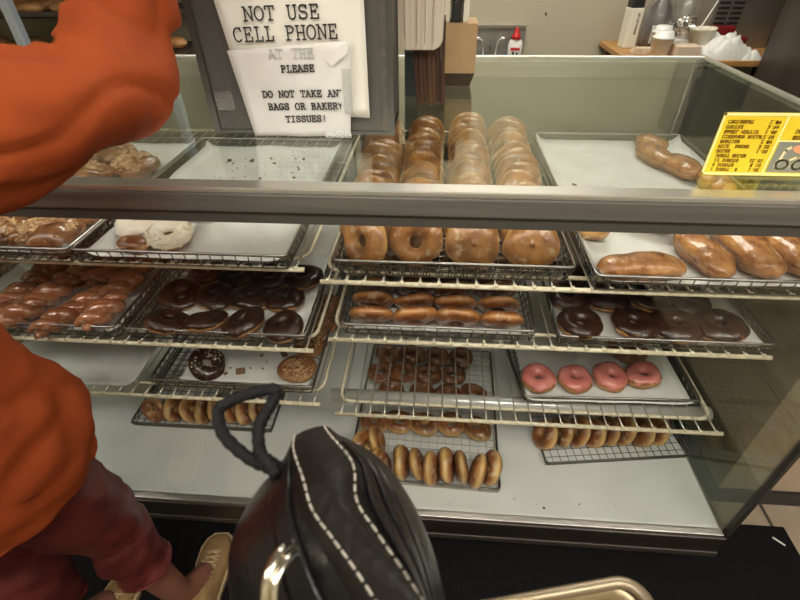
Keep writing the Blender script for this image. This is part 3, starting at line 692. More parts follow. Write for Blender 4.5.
# ------------------------------------------------------------ lettering
def arc(cx, cy, rx, ry, a0, a1, n=8):
    return [(cx + rx * math.cos(math.radians(a0 + (a1 - a0) * i / n)), cy + ry * math.sin(math.radians(a0 + (a1 - a0) * i / n))) for i in range(n + 1)]
S_ = .09
def sf(x, y, w=.09): return [(x - w, y), (x + w, y)]
GL = {
 'N': [[(.12, 0), (.12, 1), (.5, 0), (.5, 1)], sf(.12, 0), sf(.08, 1, .06), sf(.5, 1)],
 'O': [arc(.3, .5, .24, .5, 0, 360, 16)],
 'T': [[(.06, .78), (.06, 1), (.54, 1), (.54, .78)], [(.3, 1), (.3, 0)], sf(.3, 0, .12)],
 'U': [[(.12, 1), (.12, .28)] + arc(.3, .28, .18, .28, 180, 360, 8) + [(.48, 1)], sf(.12, 1), sf(.48, 1)],
 'S': [arc(.3, .75, .19, .25, 20, 265, 10) + arc(.3, .26, .21, .26, 85, -165, 10), [(.49, .98), (.49, .74)], [(.10, .02), (.10, .28)]],
 'E': [[(.5, .75), (.5, 1), (.08, 1)], [(.16, 1), (.16, 0)], [(.08, 0), (.52, 0), (.52, .28)], [(.16, .52), (.38, .52)], [(.38, .62), (.38, .42)]],
 'C': [arc(.31, .5, .24, .5, 45, 315, 12), [(.49, 1), (.49, .74)]],
 'L': [[(.22, 1), (.22, 0)], [(.08, 0), (.52, 0), (.52, .3)], sf(.22, 1, .12)],
 'P': [[(.16, 0), (.16, 1)], [(.07, 1), (.32, 1)] + arc(.32, .75, .18, .25, 90, -90, 8) + [(.16, .5)], sf(.18, 0, .12)],
 'H': [[(.12, 0), (.12, 1)], [(.48, 0), (.48, 1)], [(.12, .5), (.48, .5)], sf(.12, 0), sf(.12, 1), sf(.48, 0), sf(.48, 1)],
 'A': [[(.08, 0), (.28, 1), (.52, 0)], [(.15, .35), (.44, .35)], sf(.08, 0), sf(.52, 0), [(.14, 1), (.28, 1)]],
 'D': [[(.14, 0), (.14, 1)], [(.06, 1), (.28, 1)] + arc(.28, .5, .25, .5, 90, -90, 10) + [(.06, 0)]],
 'K': [[(.14, 0), (.14, 1)], [(.46, 1), (.14, .42)], [(.24, .6), (.5, 0)], sf(.14, 0), sf(.14, 1), sf(.46, 1), sf(.5, 0, .06)],
 'Y': [[(.08, 1), (.3, .5), (.52, 1)], [(.3, .5), (.3, 0)], sf(.08, 1, .07), sf(.52, 1, .07), sf(.3, 0, .12)],
 'B': [[(.14, 0), (.14, 1)], [(.06, 1), (.3, 1)] + arc(.3, .77, .16, .23, 90, -90, 8) + [(.14, .54)], [(.3, .54)] + arc(.3, .27, .2, .27, 90, -90, 8) + [(.06, 0)]],
 'G': [arc(.31, .5, .24, .5, 45, 340, 12), [(.49, 1), (.49, .76)], [(.34, .42), (.58, .42)], [(.52, .42), (.52, .12)]],
 'R': [[(.14, 0), (.14, 1)], [(.06, 1), (.3, 1)] + arc(.3, .76, .17, .24, 90, -90, 8) + [(.14, .52)], [(.32, .52), (.52, 0)], sf(.14, 0), sf(.54, 0, .05)],
 'I': [[(.3, 0), (.3, 1)], sf(.3, 0, .17), sf(.3, 1, .17)],
 'W': [[(.06, 1), (.16, 0), (.3, .6), (.44, 0), (.54, 1)], sf(.06, 1, .06), sf(.54, 1, .06)],
 'M': [[(.08, 0), (.08, 1), (.3, .45), (.52, 1), (.52, 0)], sf(.08, 0, .07), sf(.52, 0, .07)],
 'F': [[(.5, .75), (.5, 1), (.08, 1)], [(.16, 1), (.16, 0)], [(.16, .52), (.38, .52)], sf(.18, 0, .12)],
 'Z': [[(.1, .8), (.1, 1), (.48, 1), (.1, 0), (.52, 0), (.52, .22)]],
 '!': [[(.3, 1), (.3, .32)], [(.3, .08), (.3, 0)]],
 '.': [[(.3, .08), (.3, 0)]],
 '$': [arc(.3, .7, .18, .2, 20, 265, 8) + arc(.3, .3, .2, .2, 85, -165, 8), [(.3, 1.05), (.3, -.05)]],
 '0': [arc(.3, .5, .2, .5, 0, 360, 14)], '1': [[(.14, .85), (.3, 1), (.3, 0)], sf(.3, 0, .15)],
 '2': [arc(.3, .74, .19, .26, 170, -30, 8) + [(.1, 0), (.5, 0)]], '3': [arc(.28, .76, .18, .24, 160, -90, 8) + arc(.28, .26, .21, .26, 90, -160, 8)],
 '4': [[(.4, 0), (.4, 1), (.08, .3), (.52, .3)]], '5': [[(.48, 1), (.14, 1), (.12, .56)] + arc(.29, .32, .2, .32, 100, -150, 8)],
 '6': [arc(.3, .3, .2, .3, 0, 360, 10), arc(.5, .3, .4, .7, 90, 180, 5)], '8': [arc(.3, .76, .16, .24, 0, 360, 10), arc(.3, .27, .2, .27, 0, 360, 10)],
 '9': [arc(.3, .7, .19, .3, 0, 360, 10), [(.49, .7), (.4, 0)]],
}
def stroke(mb, p, q, w, to3, d=.0004):
    p, q = V((*p, 0)), V((*q, 0)); t = (q - p)
    if t.length < 1e-7: return
    t.normalize(); n = V((-t.y, t.x, 0)) * w / 2; p = p - t * w * .35; q = q + t * w * .35
    base = [p - n, q - n, q + n, p + n]
    vs = [to3(b.x, b.y, 0) for b in base] + [to3(b.x, b.y, d) for b in base]
    mb.add(vs, [(0, 1, 2, 3), (7, 6, 5, 4), (0, 4, 5, 1), (1, 5, 6, 2), (2, 6, 7, 3), (3, 7, 4, 0)])
def text(mb, s, x, y, h, cw, w, to3, slope=0):
    """s set in a typewriter face; lower left at x, y, cap height h, cell width cw; slope = rise per unit run"""
    for ch in s:
        if ch in GL:
            for pl in GL[ch]:
                for a, b in zip(pl[:-1], pl[1:]):
                    f = lambda g: (x + g[0] * cw / .62, y + g[1] * h + slope * g[0] * cw / .62)
                    stroke(mb, f(a), f(b), w, to3)
        x += cw; y += slope * cw
    return mb

# ------------------------------------------------------------ mesh bin with the two notices
hold = thing('mesh_holder', 'dark wire mesh holder standing on the glass top behind the paper notices', 'holder', (0, 0, 0))
HY = .236; HX0, HX1, HT = -.425, -.085, 1.50
fr_ = MB()
for x in (HX0, HX1): fr_.box(x - .006, x + .006, HY - .005, HY + .005, ZC, HT); fr_.box(x - .004, x + .004, HY + .125, HY + .133, ZC, HT)
fr_.box(HX0, HX1, HY - .004, HY + .004, ZC, ZC + .006); fr_.box(HX0, HX1, HY - .004, HY + .004, HT - .008, HT)
for x in (HX0, HX1): fr_.box(x - .004, x + .004, HY, HY + .13, ZC, ZC + .006); fr_.box(x - .004, x + .004, HY, HY + .13, HT - .008, HT)
fr_.build('frame', mat('holder_frame', (.13, .13, .12), .4, .8), hold)
def mesh_panel(P0, U0, W0, V0, H0, name, par):
    mb = MB(); P0, U0, V0 = V(P0), V(U0), V(V0); N0 = U0.cross(V0)
    pitch = .0046; nn = int((W0 + H0) / pitch)
    for sgn in (1, -1):
        for i in range(1, nn):
            c = i * pitch  # u + v = c  (or (W-u) + v = c)
            u0, v0 = (c, 0) if c <= W0 else (W0, c - W0); u1, v1 = (0, c) if c <= H0 else (c - H0, H0)
            if sgn < 0: u0, u1 = W0 - u0, W0 - u1
            a = P0 + U0 * u0 + V0 * v0; b = P0 + U0 * u1 + V0 * v1
            t = (b - a)
            if t.length < .002: continue
            t.normalize(); w = t.cross(N0) * .00075; d = N0 * .0006
            mb.add([a - w - d, b - w - d, b + w - d, a + w - d, a - w + d, b - w + d, b + w + d, a + w + d], [(0, 1, 2, 3), (7, 6, 5, 4), (0, 4, 5, 1), (2, 6, 7, 3)])
    return mb.build(name, mat('mesh_wire', (.20, .19, .17), .45, .4), par)
mesh_panel((HX0, HY, ZC), (1, 0, 0), HX1 - HX0, (0, 0, 1), HT - ZC, 'mesh_panel', hold)
mesh_panel((HX0, HY + .13, ZC), (1, 0, 0), HX1 - HX0, (0, 0, 1), HT - ZC, 'mesh_panel', hold)
mesh_panel((HX0, HY, ZC), (0, 1, 0), .13, (0, 0, 1), HT - ZC, 'mesh_panel', hold)
mesh_panel((HX1, HY, ZC), (0, 1, 0), .13, (0, 0, 1), HT - ZC, 'mesh_panel', hold)
# contents: paper sacks seen through the mesh
tag(MB().box(-.40, -.11, HY + .03, HY + .10, ZC + .006, 1.46).build('paper_bag_bundle', mat('grey_bags', (.27, .26, .225), .8, 0, (.36, .34, .29), 30, .2, stretch=(1, 1, .1))), 'grey bundle of folded bags standing inside the wire mesh holder', 'paper bags')

def sheet(corners, y, name, m, label, cat='notice', wav=.0, y2=None, parts=True, n=14):
    """corners: BL, BR, TR, TL as (x, z)"""
    vs = []; m_ = n + 1
    for lay in (0, 1):
        for i in range(n + 1):
            for j in range(n + 1):
                s, t = i / n, j / n
                x = (corners[0][0] * (1 - s) + corners[1][0] * s) * (1 - t) + (corners[3][0] * (1 - s) + corners[2][0] * s) * t
                z = (corners[0][1] * (1 - s) + corners[1][1] * s) * (1 - t) + (corners[3][1] * (1 - s) + corners[2][1] * s) * t
                yy = y + wav * noise.noise(V((x * 16, z * 10, 1.3))) - (.0005 if lay == 0 else 0)
                vs.append((x, yy, z))
    k = m_ * m_; fs = []
    for i in range(n):
        for j in range(n):
            a = i * m_ + j; fs.append((a, a + m_, a + m_ + 1, a + 1)); fs.append((k + a, k + a + 1, k + a + m_ + 1, k + a + m_))
    for i in range(n):
        for a, b in ((i * m_, (i + 1) * m_), (i * m_ + n, (i + 1) * m_ + n), (i, i + 1), (n * m_ + i, n * m_ + i + 1)): fs.append((a, b, k + b, k + a))
    t = thing(name, label, cat)
    MB().add(vs, fs).build('sheet', m, t, True)
    return t
n1 = sheet([(-.352, 1.196), (-.1245, 1.188), (-.125, 1.47), (-.386, 1.47)], .2255, 'paper_notice', 'signpaper', 'large cream notice reading NOT USE CELL PHONE taped to the mesh holder', wav=.003)
yI = .2225
to3 = lambda yy: (lambda x, z, d: V((x, yy - d, z)))
lt = MB()
text(lt, 'NOT USE', -.328, 1.345, .0195, .0186, .0025, to3(.2215), .03)
text(lt, 'CELL PHONE', -.352, 1.314, .0205, .0182, .0025, to3(.2215), .03)
text(lt, 'PLEASE DO', -.345, 1.3775, .0205, .0182, .0025, to3(.2215), .03)
lt.build('lettering', 'ink', n1)
n2 = sheet([(-.346, 1.1555), (-.162, 1.1560), (-.148, 1.316), (-.367, 1.301)], .2175, 'paper_notice', 'signpaper2', 'wrinkled white notice reading PLEASE DO NOT TAKE ANY BAGS, taped over the lower part', wav=.004)
lt = MB(); q = to3(.2150)
text(lt, 'PLEASE', -.276, 1.2675, .0105, .0101, .0021, q, .03)
text(lt, 'DO NOT TAKE AN', -.317, 1.2255, .0105, .0100, .0020, q, .02)
text(lt, 'BAGS OR BAKER', -.310, 1.2040, .0105, .0100, .0020, q, .02)
text(lt, 'TISSUES!', -.281, 1.1820, .0105, .0098, .0020, q, .03)
stroke(lt, (-.1770, 1.2385), (-.1720, 1.2390), .0018, q); stroke(lt, (-.1790, 1.2165), (-.1755, 1.2110), .0018, q); stroke(lt, (-.1765, 1.2070), (-.1740, 1.2160), .0018, q)
lt.build('lettering', 'ink', n2)
lt = MB(); text(lt, 'AT THE', -.294, 1.289, .014, .0135, .0022, q, .03); lt.build('ghost_lettering', 'fadedink', n2)
# folded corner and clear tape
MB().add([V(p) for p in ((-.196, .2130, 1.290), (-.152, .2110, 1.318), (-.154, .2100, 1.300), (-.184, .2115, 1.278), (-.196, .2138, 1.290), (-.152, .2118, 1.318), (-.154, .2108, 1.300), (-.184, .2123, 1.278))], [(0, 1, 2, 3), (7, 6, 5, 4), (0, 4, 5, 1), (1, 5, 6, 2), (2, 6, 7, 3), (3, 7, 4, 0)]).build('folded_corner', 'signpaper2', n2)
MB().box(-.208, -.158, .2100, .2106, 1.156, 1.168).build('clear_tape', 'tape', n2)
MB().box(-.168, -.152, .2100, .2106, 1.200, 1.275).build('clear_tape', 'tape', n2)
tag(MB().box(-.412, -.378, .226, .2275, 1.20, 1.232).build('clear_tape', 'tape'), 'crumpled piece of clear tape stuck to the mesh left of the notices', 'tape')

# ------------------------------------------------------------ stack of bags, box, dispenser behind the holder
bg = thing('kraft_bag_stack', 'dark brown paper bags hanging edge on, below the cream paper pack', 'paper bags', (0, 0, 0))
for i in range(7):
    x = -.051 + i * .0088; mb = MB(); rs = []
    for j in range(9):
        z = 1.160 + j * .020; sh = .010 * math.sin(j / 8 * 1.8) * (1 - i * .08); yo = .41 + .002 * (i % 3)
        xx = x + sh * -.9 + .006 + (random.random() - .5) * .0008
        rs.append([V((xx, yo, z + (.003 * (i % 3) if j == 0 else 0))), V((xx + .0085, yo, z + (.003 * (i % 3) if j == 0 else 0))), V((xx + .0085, yo + .10, z)), V((xx, yo + .10, z))])
    mb.rings(rs).build('bag', 'bag', bg)
pd = thing('paper_pack', 'cream pack of folded bakery papers with rounded corner beside the mesh holder', 'paper pack', (0, 0, 0))
mb = MB(); rs = []
pr = [(-.102, 1.277), (-.098, 1.273), (-.012, 1.273), (-.001, 1.278), (.006, 1.290), (.008, 1.46), (-.100, 1.46)]
for yy in (.385, .405, .52): rs.append([V((x, yy + (.004 if yy < .39 else 0) * 0, z)) for x, z in pr])
mb.rings(rs).build('wrapper', 'pad', pd, bevel=.004)
ed_ = MB()
for x in (-.088, -.070, -.046, -.030, -.014): ed_.box(x, x + .0016, .3828, .3850, 1.285 + .01 * (x < -.05), 1.455)
ed_.build('folded_edges', mat('pack_edge', (.42, .32, .24), .8), pd)
bx = thing('cardboard_box', 'plain tan cardboard box with a dark lower part behind the brown bags', 'box', (0, 0, 0))
MB().box(.006, .088, .60, .70, 1.185, 1.292).build('carton', 'card', bx, bevel=.001)
mb = MB().rings([[V((.010, .605, 1.1555)), V((.078, .605, 1.1555)), V((.078, .69, 1.1555)), V((.010, .69, 1.1555))], [V((.006, .60, 1.185)), V((.088, .60, 1.185)), V((.088, .70, 1.185)), V((.006, .70, 1.185))]])
mb.build('base_tray', 'darkbox', bx)
ds = thing('label_dispenser', 'small cream plastic dispenser with a black roll on top of the cardboard box', 'dispenser', (0, 0, 0))
mb = MB(); mb.box(.008, .022, .615, .69, 1.292, 1.350); mb.box(.052, .066, .615, .69, 1.292, 1.350); mb.box(.022, .052, .66, .69, 1.292, 1.350); mb.box(.008, .066, .615, .69, 1.350, 1.358)
mb.build('housing', 'plastic_c', ds, bevel=.002)
MB().box(.028, .046, .613, .66, 1.292, 1.335).build('roll', 'black_p', ds, bevel=.003)
MB().box(.036, .050, .610, .618, 1.333, 1.343).build('button', 'black_p', ds)
tag(MB().box(-.078, -.045, .50, .56, 1.155, 1.262).build('slate_container', 'slate', bevel=.004), 'slate blue container standing between the mesh holder and the brown bags', 'container')

# ------------------------------------------------------------ yellow price card on the glass
yc = thing('price_card', 'yellow price card standing at the right front of the glass top', 'price card', (0, 0, 0))
Y0 = .066; MB().box(.412, .640, Y0, Y0 + .0015, ZC + .0005, 1.249).build('card', 'yellow', yc)
e = MB(); y_ = Y0 - .0007
for a in ((.412, .415, 1.1565, 1.249), (.412, .640, 1.1565, 1.160), (.412, .640, 1.245, 1.249), (.500, .5025, 1.160, 1.2445), (.5025, .640, 1.2085, 1.2105)): e.box(a[0], a[1], y_, Y0, a[2], a[3])
e.build('border', 'yellow_edge', yc)
MB().box(.5055, .637, y_, Y0, 1.162, 1.2085).build('picture_panel', 'cardgrey', yc)
lt = MB()
fl = lambda x, z, d: V((x, Y0 - .0002 - d, z))
lines = [('CROISSANT', '1.89'), ('COFFEE', '3.94'), ('BAGEL MUFFIN', '1.60'), ('CINNAMON ROLLS', '2.50'), ('BOWTIES', '2.80'), ('MILK  DOZEN', '3.25'), ('HOLES', '1.00'), ('DONUT HOLES', ''), ('12 DONUTS', '15.01'), ('6 DONUTS', '8.10'), ('1 DONUT  $', '1.45')]
for i, (a, b) in enumerate(lines):
    z = 1.2385 - i * .00715; xo = .421 + (.002 if i > 6 else 0)
    flip = lambda x, zz, d, z0=z: V((x, Y0 - .0002 - d, z0 - (zz - z0)))
    text(lt, a, xo, z, .0042, .0040, .0009, flip); text(lt, b, .4945 - .0040 * len(b), z, .0044, .0040, .0010, flip)
lt.build('lettering', 'cardink', yc)
lt = MB()
for i, a in enumerate(('DONUT', 'SHOP')):
    z = 1.226 - i * .009; flip = lambda x, zz, d, z0=z: V((x, Y0 - .0002 - d, z0 - (zz - z0))); text(lt, a.replace('S', 'S'), .520, z, .005, .005, .0011, flip)
lt.build('lettering', 'cardink', yc)
sc_ = MB()
cv = arc(.527, .176, .0085, .0075, 100, 460, 14)
for a, b in zip(cv[:-1], cv[1:]): stroke(sc_, a, b, .0045, lambda x, z, d: V((x, Y0 - .0008 - d, z)))
for a, b in zip(cv[:-1], cv[1:]): pass
sc_.v = []; sc_.f = []
def sw(pts, w):
    for a, b in zip(pts[:-1], pts[1:]): stroke(sc_, a, b, w, lambda x, z, d: V((x, Y0 - .0008 - d, z)))
sw(arc(.523, 1.174, .0085, .0075, 0, 360, 16), .0042); sw([(.516, 1.176), (.519, 1.196), (.524, 1.200)], .0042)
sw([(.531, 1.181), (.541, 1.186), (.548, 1.182)], .0035); sw(arc(.546, 1.174, .0075, .0075, 0, 360, 16), .0042); sw([(.555, 1.178), (.562, 1.186), (.566, 1.170), (.575, 1.184)], .0042)
sc_.build('script_lettering', 'cardcream', yc)
sw_ = MB().rings([[V((.545 + .017 * math.cos(a * PI / 12), yy, 1.200 + .009 * math.sin(a * PI / 12) * (1 if math.sin(a * PI / 12) < 0 else .5))) for a in range(24)] for yy in (Y0 - .0012, Y0)])
sw_.build('oval_picture', 'salmon', yc)

# ------------------------------------------------------------ things behind the counter
sk = thing('sink', 'stainless hand sink with splashback on the far wall', 'sink', (.30, 2.25, 0))
MB().box(-.155, .155, -.02, 0, .86, 1.072).build('splashback', mat('worn_steel', (.20, .19, .17), .4, .4, (.27, .26, .23), 20), sk, bevel=.002)
MB().box(-.155, .155, -.028, -.0, 1.062, 1.074).build('splash_lip', 'fridge', sk)
mb = MB(); mb.box(-.155, .155, -.40, -.02, .86, .875); mb.box(-.155, -.135, -.40, -.02, .875, .905); mb.box(.135, .155, -.40, -.02, .875, .905); mb.box(-.155, .155, -.40, -.38, .875, .905); mb.box(-.155, .155, -.11, -.02, .875, .905)
mb.build('basin', 'steel', sk)
mb = MB(); mb.box(-.14, -.11, -.38, -.35, 0, .86); mb.box(.11, .14, -.38, -.35, 0, .86); mb.box(-.14, -.11, -.05, -.02, 0, .86); mb.box(.11, .14, -.05, -.02, 0, .86)
mb.build('legs', 'dark_metal', sk)
for x, s in ((-.060, -1), (.000, 1)):
    MB().tube([(x - .015 * (s < 0) * 0 + (-.0 if s < 0 else .0), -.05, .905), (x + s * .004, -.055, .975), (x + s * .012, -.06, 1.012), (x + s * .030, -.065, 1.022), (x + s * .058, -.068, 1.018)], .0065, 10).build('spout', 'chrome', sk, True)
    MB().lathe([(.014, .905), (.014, .915), (.008, .93)], 12, (x, -.05, 0)).build('tap_base', 'chrome', sk, True)
MB().box(-.035, -.022, -.06, -.045, .905, .990).build('soap_pump', 'chrome', sk, bevel=.003)
sb = thing('soap_bottle', 'white dish soap bottle with red cap beside the sink taps', 'bottle', (.398, 2.15, .905)); sb.scale = (1.25, 1.25, 1.12)
MB().lathe([(.02, 0), (.027, .006), (.029, .05), (.031, .08), (.026, .098), (.014, .112)], 18, (0, 0, 0), 1, .6).build('bottle', 'plastic_w', sb, True)
MB().lathe([(.021, .105), (.017, .122), (.010, .128), (.009, .142), (.004, .152)], 14).build('cap', 'red_p', sb, True)
mb = MB(); mb.box(-.020, .018, -.0195, -.017, .060, .071); mb.build('red_label', 'red_p', sb)
mb = MB(); mb.box(-.012, -.004, -.020, -.017, .022, .054); mb.box(.002, .012, -.020, -.017, .030, .050); mb.build('printed_label', 'black_p', sb)
tag(MB().lathe([(.005, 0), (.004, .003)], 10).build('wall_screw', 'black_p', loc=(.55, 2.247, 1.125)), 'small dark screw head in the beige wall right of the soap bottle', 'screw').rotation_euler = (PI / 2, 0, 0)

tb = thing('wooden_table', 'wooden topped side table against the far wall holding supplies', 'table', (0, 0, 0))
MB().box(.855, 1.75, 1.735, 2.245, .975, 1.0).build('tabletop', 'wood', tb, bevel=.004)
for x, y in ((.90, 1.77), (.90, 2.20), (1.70, 1.77), (1.70, 2.20)): MB().box(x - .02, x + .02, y - .02, y + .02, 0, .975).build('leg', 'fridge_dark', tb)
ct = thing('milk_carton', 'tall cream carton with a black cap at the left end of the wooden table', 'carton', (.935, 2.06, 1.0), .15)
MB().box(-.032, .032, -.032, .032, 0, .17).build('carton_body', 'plastic_c', ct, bevel=.004)
MB().box(-.030, .030, -.030, .030, .17, .215).build('cap', 'black_p', ct, bevel=.006)
e = MB(); e.box(.004, .016, -.0335, -.032, .06, .15); e.build('drip_mark', 'foil', ct)
jg = thing('syrup_jug', 'dark purple syrup jug with a white label wrapped in clear film', 'jug', (1.05, 2.04, 1.0))
MB().lathe([(.055, 0), (.062, .01), (.062, .13), (.05, .17), (.022, .21), (.020, .25)], 24).build('jug_body', 'jug', jg, True)
MB().box(-.040, -.010, -.0640, -.060, .03, .105).build('label', 'labelm', jg)
e = MB()
for i in range(6): e.box(-.037 + (i % 2) * .012, -.031 + (i % 2) * .012, -.0655, -.064, .036 + i * .009, .041 + i * .009)
e.build('label_print', 'black_p', jg)
MB().lathe([(.070, .0), (.074, .09), (.068, .16), (.05, .22), (.045, .28)], 16).build('film_wrap', 'film', jg, True)
tag(MB().lathe([(.045, 0), (.062, .10), (.058, .19), (.03, .25)], 14).build('plastic_bag', 'film', None, True, loc=(1.19, 2.10, 1.0)), 'clear crinkled plastic bag behind the foil ball', 'plastic bag')
mb = MB()
for i in range(5): mb.box(-.045 + i * .004, .035 + i * .003, -.03 + .003 * i, .03, .004 * i, .004 * i + .003)
tag(mb.build('napkin_pile', mat('tan_napkins', (.62, .46, .30), .8, 0, (.75, .66, .52), 30), loc=(.965, 1.925, 1.0)), 'small pile of tan and white napkins before the milk carton', 'napkins')
def cup(name, m, loc, r0, r1, h, label, cat='cup', lid=False, group='cups on the wooden table'):
    t = thing(name, label, cat, loc, 0, group)
    MB().lathe([(r0, 0), (r1, h), (r1 + .002, h), (r1 + .002, h + .004), (r1 - .003, h + .004), (r0 - .002, .004)], 22).build('cup_wall', m, t, True)
    if lid: MB().lathe([(r1 + .004, h), (r1 + .004, h + .008), (r1 - .006, h + .010), (r1 - .008, h + .026), (r1 - .016, h + .030)], 22).build('lid', 'plastic_w', t, True)
    return t
cup('foam_cup', 'plastic_w', (1.012, 1.82, 1.0), .034, .046, .075, 'white foam cup with a domed lid, nearest the glass on the table', lid=True)
cup('foam_cup', 'plastic_w', (1.045, 1.93, 1.0), .034, .044, .082, 'white lidded foam cup just behind the front one', lid=True)
cup('paper_cup', 'plastic_c', (1.19, 1.86, 1.0), .036, .050, .105, 'large cream paper cup in front of the foil ball')
cup('paper_cup', 'plastic_c', (1.235, 1.93, 1.0), .036, .046, .10, 'cream paper cup half hidden behind the large one')
tag(MB().box(-.05, .05, -.04, .04, 0, .055).build('napkin_box', mat('beige_box', (.66, .52, .38), .7), loc=(1.105, 1.78, 1.0), bevel=.003), 'low beige box between the foam cups and the paper cup', 'box')
# foil ball
import bmesh
bm = bmesh.new(); bmesh.ops.create_icosphere(bm, subdivisions=4, radius=.055)
for v in bm.verts: v.co *= 1 + .35 * noise.noise(v.co * 28) + .18 * noise.noise(v.co * 70); v.co.z *= .85
me = bpy.data.meshes.new('foil_ball'); bm.to_mesh(me); bm.free(); me.materials.append(M['foil'])
fo = bpy.data.objects.new('foil_ball', me); COL.objects.link(fo); fo.location = (1.155, 1.98, 1.10); tag(fo, 'crumpled shiny foil ball on the supplies behind the cups', 'foil')
tag(MB().box(-.05, .05, -.05, .05, 0, .055).build('supply_tub', 'plastic_w', loc=(1.155, 1.985, 1.0), bevel=.008), 'white tub under the foil ball', 'tub')
tag(MB().tube([(1.19, 1.90, 1.10), (1.26, 1.96, 1.205)], .0035, 8).build('drinking_straw', 'plastic_w', None, True), 'white straw sticking up from beside the large cream cup', 'straw')
# towels
def lump(name, m, loc, sx, sy, h, seed, label, cat):
    n = 28; rs = []; vs = []; fs = []
    for i in range(n + 1):
        for j in range(n + 1):
            a, b = -1 + 2 * i / n, -1 + 2 * j / n; e = max(0, 1 - a * a) * max(0, 1 - b * b)
            vs.append((a * sx, b * sy, h * e ** .4 * (.8 + .6 * noise.noise(V((a * 2.2 + seed, b * 2.2, seed))) + .25 * noise.noise(V((a * 6, b * 6, seed))))))
    k = len(vs); vs += [(x, y, 0) for x, y, z in vs]
    for i in range(n):
        for j in range(n):
            q = i * (n + 1) + j; fs.append((q, q + n + 1, q + n + 2, q + 1)); fs.append((k + q, k + q + 1, k + q + n + 2, k + q + n + 1))
    o = MB().add(vs, fs).build(name, m, None, True, loc=loc); return tag(o, label, cat)
lump('white_towel', 'towel', (1.285, 1.83, 1.0), .115, .085, .10, 3, 'crumpled white towel heaped on the table beside the cups', 'towel')
lump('white_cloth', 'towel', (1.39, 1.80, 1.0), .045, .06, .04, 8, 'flat white cloth at the right of the crumpled towel', 'cloth')
tag(MB().lathe([(.03, 0), (.045, .055), (.046, .06), (.04, .06), (.027, .006)], 20).build('red_bowl', mat('dark_red', (.16, .008, .01), .3), None, True, loc=(1.40, 1.95, 1.0)), 'dark red bowl beside the towel in front of the machine', 'bowl')
tag(MB().box(-.05, .06, -.02, .02, 0, .10).build('red_packet', mat('packet_red', (.22, .012, .012), .4), loc=(1.335, 2.00, 1.0), bevel=.004), 'red packet standing behind the cream cups', 'packet')

# stainless machine with louvres and dark refrigerator
fg = thing('vented_machine', 'stainless machine with two columns of dark louvres at the top right', 'machine', (1.46, 2.06, 1.0), -.0)
MB().box(-.17, .135, -.02, .18, 0, .75).build('side_panel', 'fridge', fg, bevel=.004)
e = MB()
for c_ in range(2):
    for i in range(16):
        z = .08 + i * .021; x = -.15 + c_ * .062; e.box(x, x + .050, -.0235, -.0195, z, z + .0095)
e.build('louvres', 'black_p', fg)
rf = thing('refrigerator', 'dark steel refrigerator at the top right corner behind the case', 'refrigerator', (1.40, 1.02, 0))
MB().box(-.0, .75, .0, .69, 0, 1.85).build('cabinet', 'fridge_dark', rf, bevel=.01)
MB().box(.03, .72, -.02, 0, .10, 1.80).build('door', 'fridge_dark', rf, bevel=.006)
MB().tube([(.07, -.02, 1.0), (.07, -.06, 1.02), (.07, -.06, 1.45), (.07, -.02, 1.47)], .008, 8).build('handle', 'chrome', rf, True)

# adjacent cabinet at the right
ac = thing('side_cabinet', 'pinkish beige cabinet with a dark kick board right of the display case', 'cabinet', (0, 0, 0))
MB().box(.93, 2.2, .215, .85, .062, .82).build('cabinet_body', 'cabpanel', ac, bevel=.003)
MB().box(.93, 2.2, .205, .85, 0, .062).build('kick_board', 'black_p', ac)
MB().box(.92, 2.2, .20, .87, .82, .85).build('countertop', 'fridge_dark', ac, bevel=.004)

# baker's rack at the far left
rk = thing('bakers_rack', 'tall rack with pale posts holding dark trays of bread at the top left', 'rack', (0, 0, 0))
for x in (-2.05, -1.35):
    for y in (1.80, 2.21): MB().box(x - .022, x + .022, y - .022, y + .022, 0, 1.8).build('post', 'rackpost', rk, bevel=.003)
for i, z in enumerate((.62, .80, .98, 1.16, 1.34)):
    mb = MB(); mb.box(-2.55, -1.33, 1.825, 2.185, z, z + .006); mb.box(-2.55, -1.33, 1.825, 1.831, z, z + .028); mb.box(-2.55, -1.33, 2.179, 2.185, z, z + .028)
    mb.build('tray', 'fridge_dark', rk)
for x in (-2.57,):
    for y in (1.80, 2.21): MB().box(x - .02, x + .02, y - .02, y + .02, 0, 1.8).build('post', 'rackpost', rk)
rd = random.Random(3); proto = None
lv = ['bottom', 'lower', 'middle', 'upper', 'top']
for i, z in enumerate((.98, 1.16)):
    for r_ in range(2):
        for j in range(6):
            lb = 'long brown loaf on the %s visible rack tray, %s row, %s' % (['lower', 'upper'][i], ['front', 'back'][r_], ORL[j] if j < 5 else 'rightmost')
            if proto is None:
                proto = bar_mesh(.17, .075, .055, 3).build('bread_loaf', 'bread', None, True); proto['category'] = 'bread'; o = proto
            else: o = dup(proto)
            o.location = (-2.44 + j * .20, 1.91 + r_ * .17, z + .036); o.rotation_euler = (0, 0, rd.uniform(-.2, .2)); o['label'] = lb; o['group'] = 'loaves on the rack'

